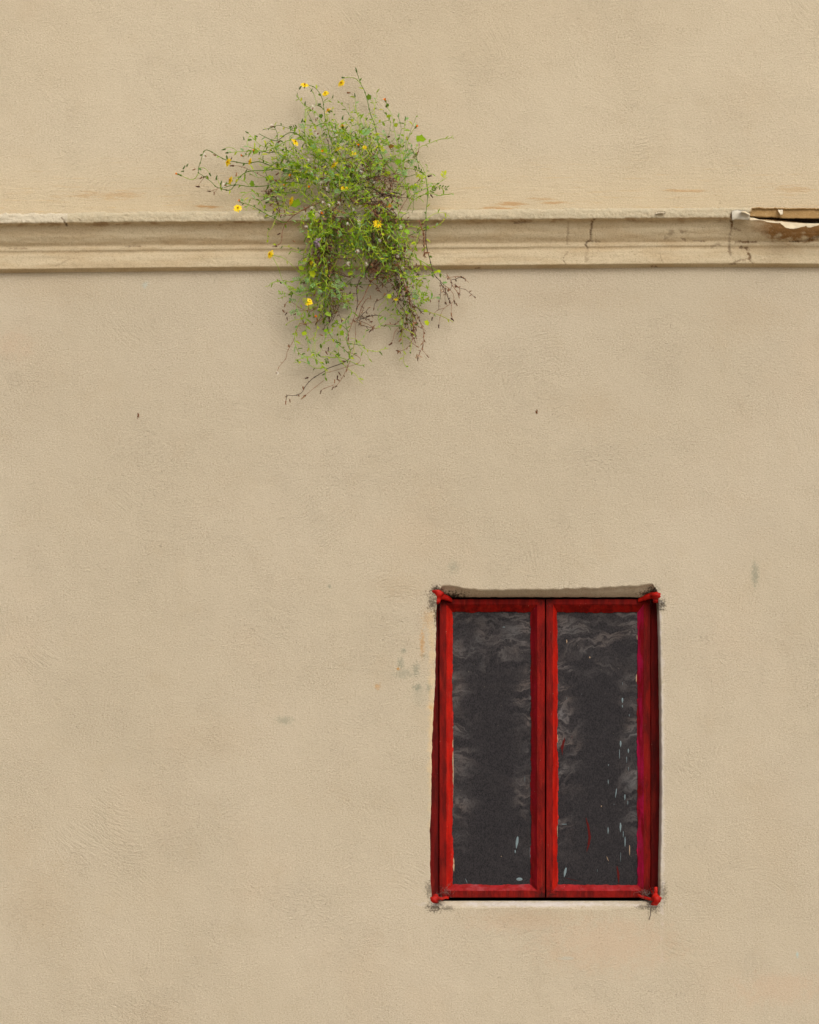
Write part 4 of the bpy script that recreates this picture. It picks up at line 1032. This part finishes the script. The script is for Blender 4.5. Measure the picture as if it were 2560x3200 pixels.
# flower heads
def flower(u, v, r, nrm, col, open_=1.0):
    y = depth(u, v) - .022
    if 630 < v < 860: y = min(y, -ledge_clear(v) - .01)
    c = at(u, v, y); nrm = Vector((nrm[0], min(nrm[1], .1) - .4, max(nrm[2], -.1) * .5 + .1)).normalized()
    t = nrm.orthogonal().normalized(); b = nrm.cross(t); r *= K * .98
    mb = MB()
    np_ = 12
    for layer in range(2):
        for k in range(np_):
            a = 2 * math.pi * (k + .5 * layer) / np_ + rnd.uniform(-.12, .12)
            rad = t * math.cos(a) + b * math.sin(a); tg = nrm.cross(rad)
            L = r * (1.0 - .32 * layer) * rnd.uniform(.85, 1.12); w = r * .145
            lift = (.06 + .22 * layer) * open_ + (1 - open_) * 1.2
            cc = jit(col, .1); prev = None
            for s, ww in ((.08, .5), (.5, 1.0), (.86, .95), (1.0, .55)):
                p = c + rad * L * s * (.35 + .65 * open_) + nrm * L * (lift * s - .12 * s * s)
                row = (mb.vert(p - tg * w * ww, cc), mb.vert(p + tg * w * ww, cc))
                if prev: mb.face((prev[0], prev[1], row[1], row[0]))
                prev = row
    for k in range(14):  # stamens
        a = rnd.uniform(0, 6.28); q = c + (t * math.cos(a) + b * math.sin(a)) * r * rnd.uniform(0, .25)
        mb.tube([q, q + nrm * r * .38], r * .045, jit(lin(214, 150, 10), .15), 3)
    f = mb.build('flower', M_PETAL, plant)
    cb = MB()
    cb.tube([c - nrm * r * .75, c - nrm * r * .55, c - nrm * r * .3, c + nrm * r * .02], [r * .08, r * .18, r * .24, r * .22], jit(lin(120, 140, 40), .15), 7)
    for k in range(8):
        a = 2 * math.pi * k / 8; rad = t * math.cos(a) + b * math.sin(a)
        leaf(cb, c - nrm * r * .3 + rad * r * .28, (rad * .5 + nrm).normalized(), rad, r * .5, r * .16, jit(lin(92, 120, 48), .2), .1)
    cb.build('calyx', M_LEAF, f)
YEL = lin(255, 222, 24); ORG = lin(240, 140, 20)
for (u, v, r, n_) in [(952, 265, 14, (.1, -.3, 1)), (1017, 292, 12, (-.4, -.7, .5)), (713, 507, 14, (-.3, .6, -.7)), (781, 505, 12, (-.5, .5, -.4)), (720, 563, 13, (-1, -.3, -.1)), (743, 650, 14, (.0, .2, -1)), (910, 628, 16, (-.5, .7, -.2)),
                      (923, 444, 14, (.6, -.3, .7)), (1026, 344, 13, (-.3, .5, .6)), (1067, 260, 13, (-.2, .8, -.4)), (1070, 394, 16, (-.1, .4, .9)), (1056, 465, 13, (-.2, .7, .4)), (1045, 515, 15, (-.3, .5, .4)), (1076, 588, 13, (.1, -.5, .9)),
                      (1181, 698, 15, (.2, -1, .3)), (845, 795, 14, (-.9, -.7, .1)), (971, 816, 13, (-.8, -.5, -.1)), (965, 947, 13, (0, -.4, 1)), (1238, 935, 8, (0, -.4, .8)), (1106, 478, 9, (.3, -.6, .4)), (1140, 460, 8, (0, -.7, .5)), (968, 940, 10, (.5, -.5, .5))]:
    flower(u, v, r, n_, YEL)
for (u, v, r, n_) in [(792, 473, 7, (.2, -.3, 1)), (758, 487, 7, (-1, -.3, 0)), (555, 544, 8, (-1, -.2, .1)), (907, 551, 8, (-.2, -.6, .5)), (891, 581, 7, (-.3, -.5, .7)), (749, 629, 7, (-.4, -.4, .5)), (1205, 315, 9, (-.4, -.3, 1)), (1300, 397, 9, (.7, -.3, .7)),
                      (1120, 457, 8, (.1, -.4, 1)), (1009, 476, 8, (-.2, -.7, .4)), (983, 990, 8, (1, -.3, .2)), (966, 586, 7, (0, -.8, .4)), (1005, 668, 7, (.2, -.8, .3))]:
    flower(u, v, r, n_, ORG, .25)

# seed heads: small white tufts
def seed_head(u, v, r):
    y = depth(u, v) - .024
    if 630 < v < 860: y = min(y, -ledge_clear(v) - .01)
    c = at(u, v, y); mb = MB()
    up = Vector((rnd.uniform(-.8, .8), rnd.uniform(-.8, .2), rnd.uniform(-.4, 1))).normalized()
    for k in range(70):
        d = Vector((rnd.gauss(0, 1), rnd.gauss(0, 1), rnd.gauss(0, 1))).normalized()
        d = (d + up * .7).normalized(); L = r * K * rnd.uniform(.5, 1.0)
        s = d.orthogonal().normalized() * L * .10; cc = jit(lin(240, 234, 222), .04)
        a, b, e = mb.vert(c, cc), mb.vert(c + d * L + s, cc), mb.vert(c + d * L - s, cc)
        mb.face((a, b, e))
    sh = mb.build('seed_head', M_FLUFF, plant)
    cb = MB(); cb.tube([c - up * r * K * .9, c - up * r * K * .3, c], [r * K * .12, r * K * .3, r * K * .2], jit(lin(136, 96, 66), .2), 5)
    cb.build('calyx', M_DRY, sh)
for (u, v) in [(848, 392), (640, 486), (978, 336), (990, 366), (981, 409), (934, 490), (962, 502), (943, 524), (988, 521), (990, 568), (1005, 573), (701, 579), (974, 652), (990, 419), (1052, 425), (1049, 438), (1066, 452), (1064, 476), (1045, 502),
               (971, 536), (1020, 546), (993, 546), (1028, 565), (1020, 590), (1130, 539), (1117, 536), (1138, 555), (1028, 643), (1010, 634), (1001, 661), (1059, 636), (1104, 655), (1169, 572), (1088, 702), (1122, 702), (1123, 688), (1187, 753), (1117, 786), (1090, 824), (1144, 825), (957, 710), (1251, 709), (1242, 800), (1260, 839), (867, 1166)]:
    seed_head(u, v, rnd.uniform(6, 8.5))

# buds and dried seed cases on the thread-like tips
def bud(u, v, L, W, ang, col, mat):
    y = depth(u, v) - .004
    if 630 < v < 860: y = min(y, -ledge_clear(v) - .003)
    c = at(u, v, y); d = Vector((math.cos(R(ang)), rnd.uniform(-.3, .3), math.sin(R(ang)))).normalized() * L * K
    mb = MB(); cc = jit(col, .15)
    mb.tube([c - d * .5, c - d * .3, c + d * .1, c + d * .4, c + d * .5], [W * K * .25, W * K * .5, W * K * .42, W * K * .25, W * K * .08], cc, 6)
    for k in range(4): leaf(mb, c + d * .2, (d.normalized() + Vector((rnd.uniform(-.5, .5), rnd.uniform(-.5, .5), rnd.uniform(-.5, .5)))), Vector((0, -1, .1)), L * K * .5, W * K * .3, cc, .1)
    mb.build('bud', mat, plant)
GB = lin(88, 112, 52)
for frm, l in (('A', [(1410, 405, 90), (1495, 495, 80), (470, 1258, -60), (150, 1265, 160), (190, 1185, 60), (225, 1160, 60), (175, 1225, 200), (870, 805, 150), (835, 870, 100), (970, 845, 160), (620, 990, 200), (655, 1025, 180), (540, 1295, 80), (590, 1350, 70), (645, 1360, 60), (1650, 500, 170), (1465, 680, 70), (1445, 320, 60), (1085, 1560, 20)]),
                ('B', [(618, 122, 100), (385, 388, 80), (485, 198, 0), (482, 600, 80), (920, 478, 80), (605, 375, 100), (108, 462, 80), (60, 300, 60), (172, 325, 60), (1110, 610, 80)])):
    for x, y_, a in l:
        u, v = px(frm, [(x, y_)])[0]; bud(u, v, rnd.uniform(9, 13), rnd.uniform(4, 6), a, GB, M_LEAF)
for frm, l in (('C', [(287, 1415, -95), (320, 1400, -80), (425, 1375, 220), (437, 1362, 200), (565, 1330, 250), (660, 1300, 240), (685, 1288, 210), (770, 1160, -100), (713, 1185, -60), (697, 1215, -95), (675, 1245, -95), (425, 1300, -80), (1120, 950, 220), (1195, 920, 230), (1180, 1015, 240), (1335, 1068, -100), (1325, 1045, -110),
                    (1412, 1048, -50), (1332, 972, -20), (1375, 965, -95), (1500, 810, -95), (1600, 715, -90), (1608, 755, -40), (1640, 635, -60), (1447, 750, -100), (280, 645, -100), (268, 690, -60), (290, 712, 230), (298, 750, -80), (360, 715, 200), (245, 460, 120), (205, 175, 180), (352, 137, 150), (960, 580, -80), (1055, 485, -90), (883, 498, -30),
                    (940, 730, 190), (965, 775, 200), (960, 845, 230), (880, 790, -70), (625, 990, -100), (610, 1020, -60), (570, 880, 160), (455, 1220, 200)]),
               ('A', [(340, 1390, 180), (460, 1440, 170), (515, 1462, -90), (375, 1295, 220), (410, 1285, 20), (300, 1205, 200), (1150, 740, 160), (1135, 1580, 30), (1200, 1580, -60), (1155, 1665, 240), (1275, 1660, -90), (1215, 1900, 200), (755, 1260, 80), (710, 1165, 180), (700, 1090, 60), (1195, 1255, 40), (1105, 1480, 20), (1215, 905, 30), (520, 1050, 160)]),
               ('B', [(215, 615, -80), (190, 720, 80), (940, 790, 200), (1110, 1110, -60), (1350, 1182, 10), (1370, 1380, -50), (1230, 950, 60), (540, 350, 0)])):
    for x, y_, a in l:
        u, v = px(frm, [(x, y_)])[0]; bud(u, v, rnd.uniform(9, 13), rnd.uniform(3.5, 5.5), a, rnd.choice(BROWNS), M_DRY)

rnd = random.Random(3)
mb = MB()
c0 = at(993, 757, -.115)
for k in range(26):
    d = Vector((rnd.gauss(0, 1), rnd.gauss(0, 1), rnd.gauss(0, 1))).normalized()
    leaf(mb, c0 + d * .003, d, Vector((0, -1, .2)), rnd.uniform(7, 11) * K, rnd.uniform(5, 8) * K, jit(lin(128, 110, 116), .2), rnd.uniform(.5, 1.4))
mb.build('withered_bloom', M_DRY, plant)
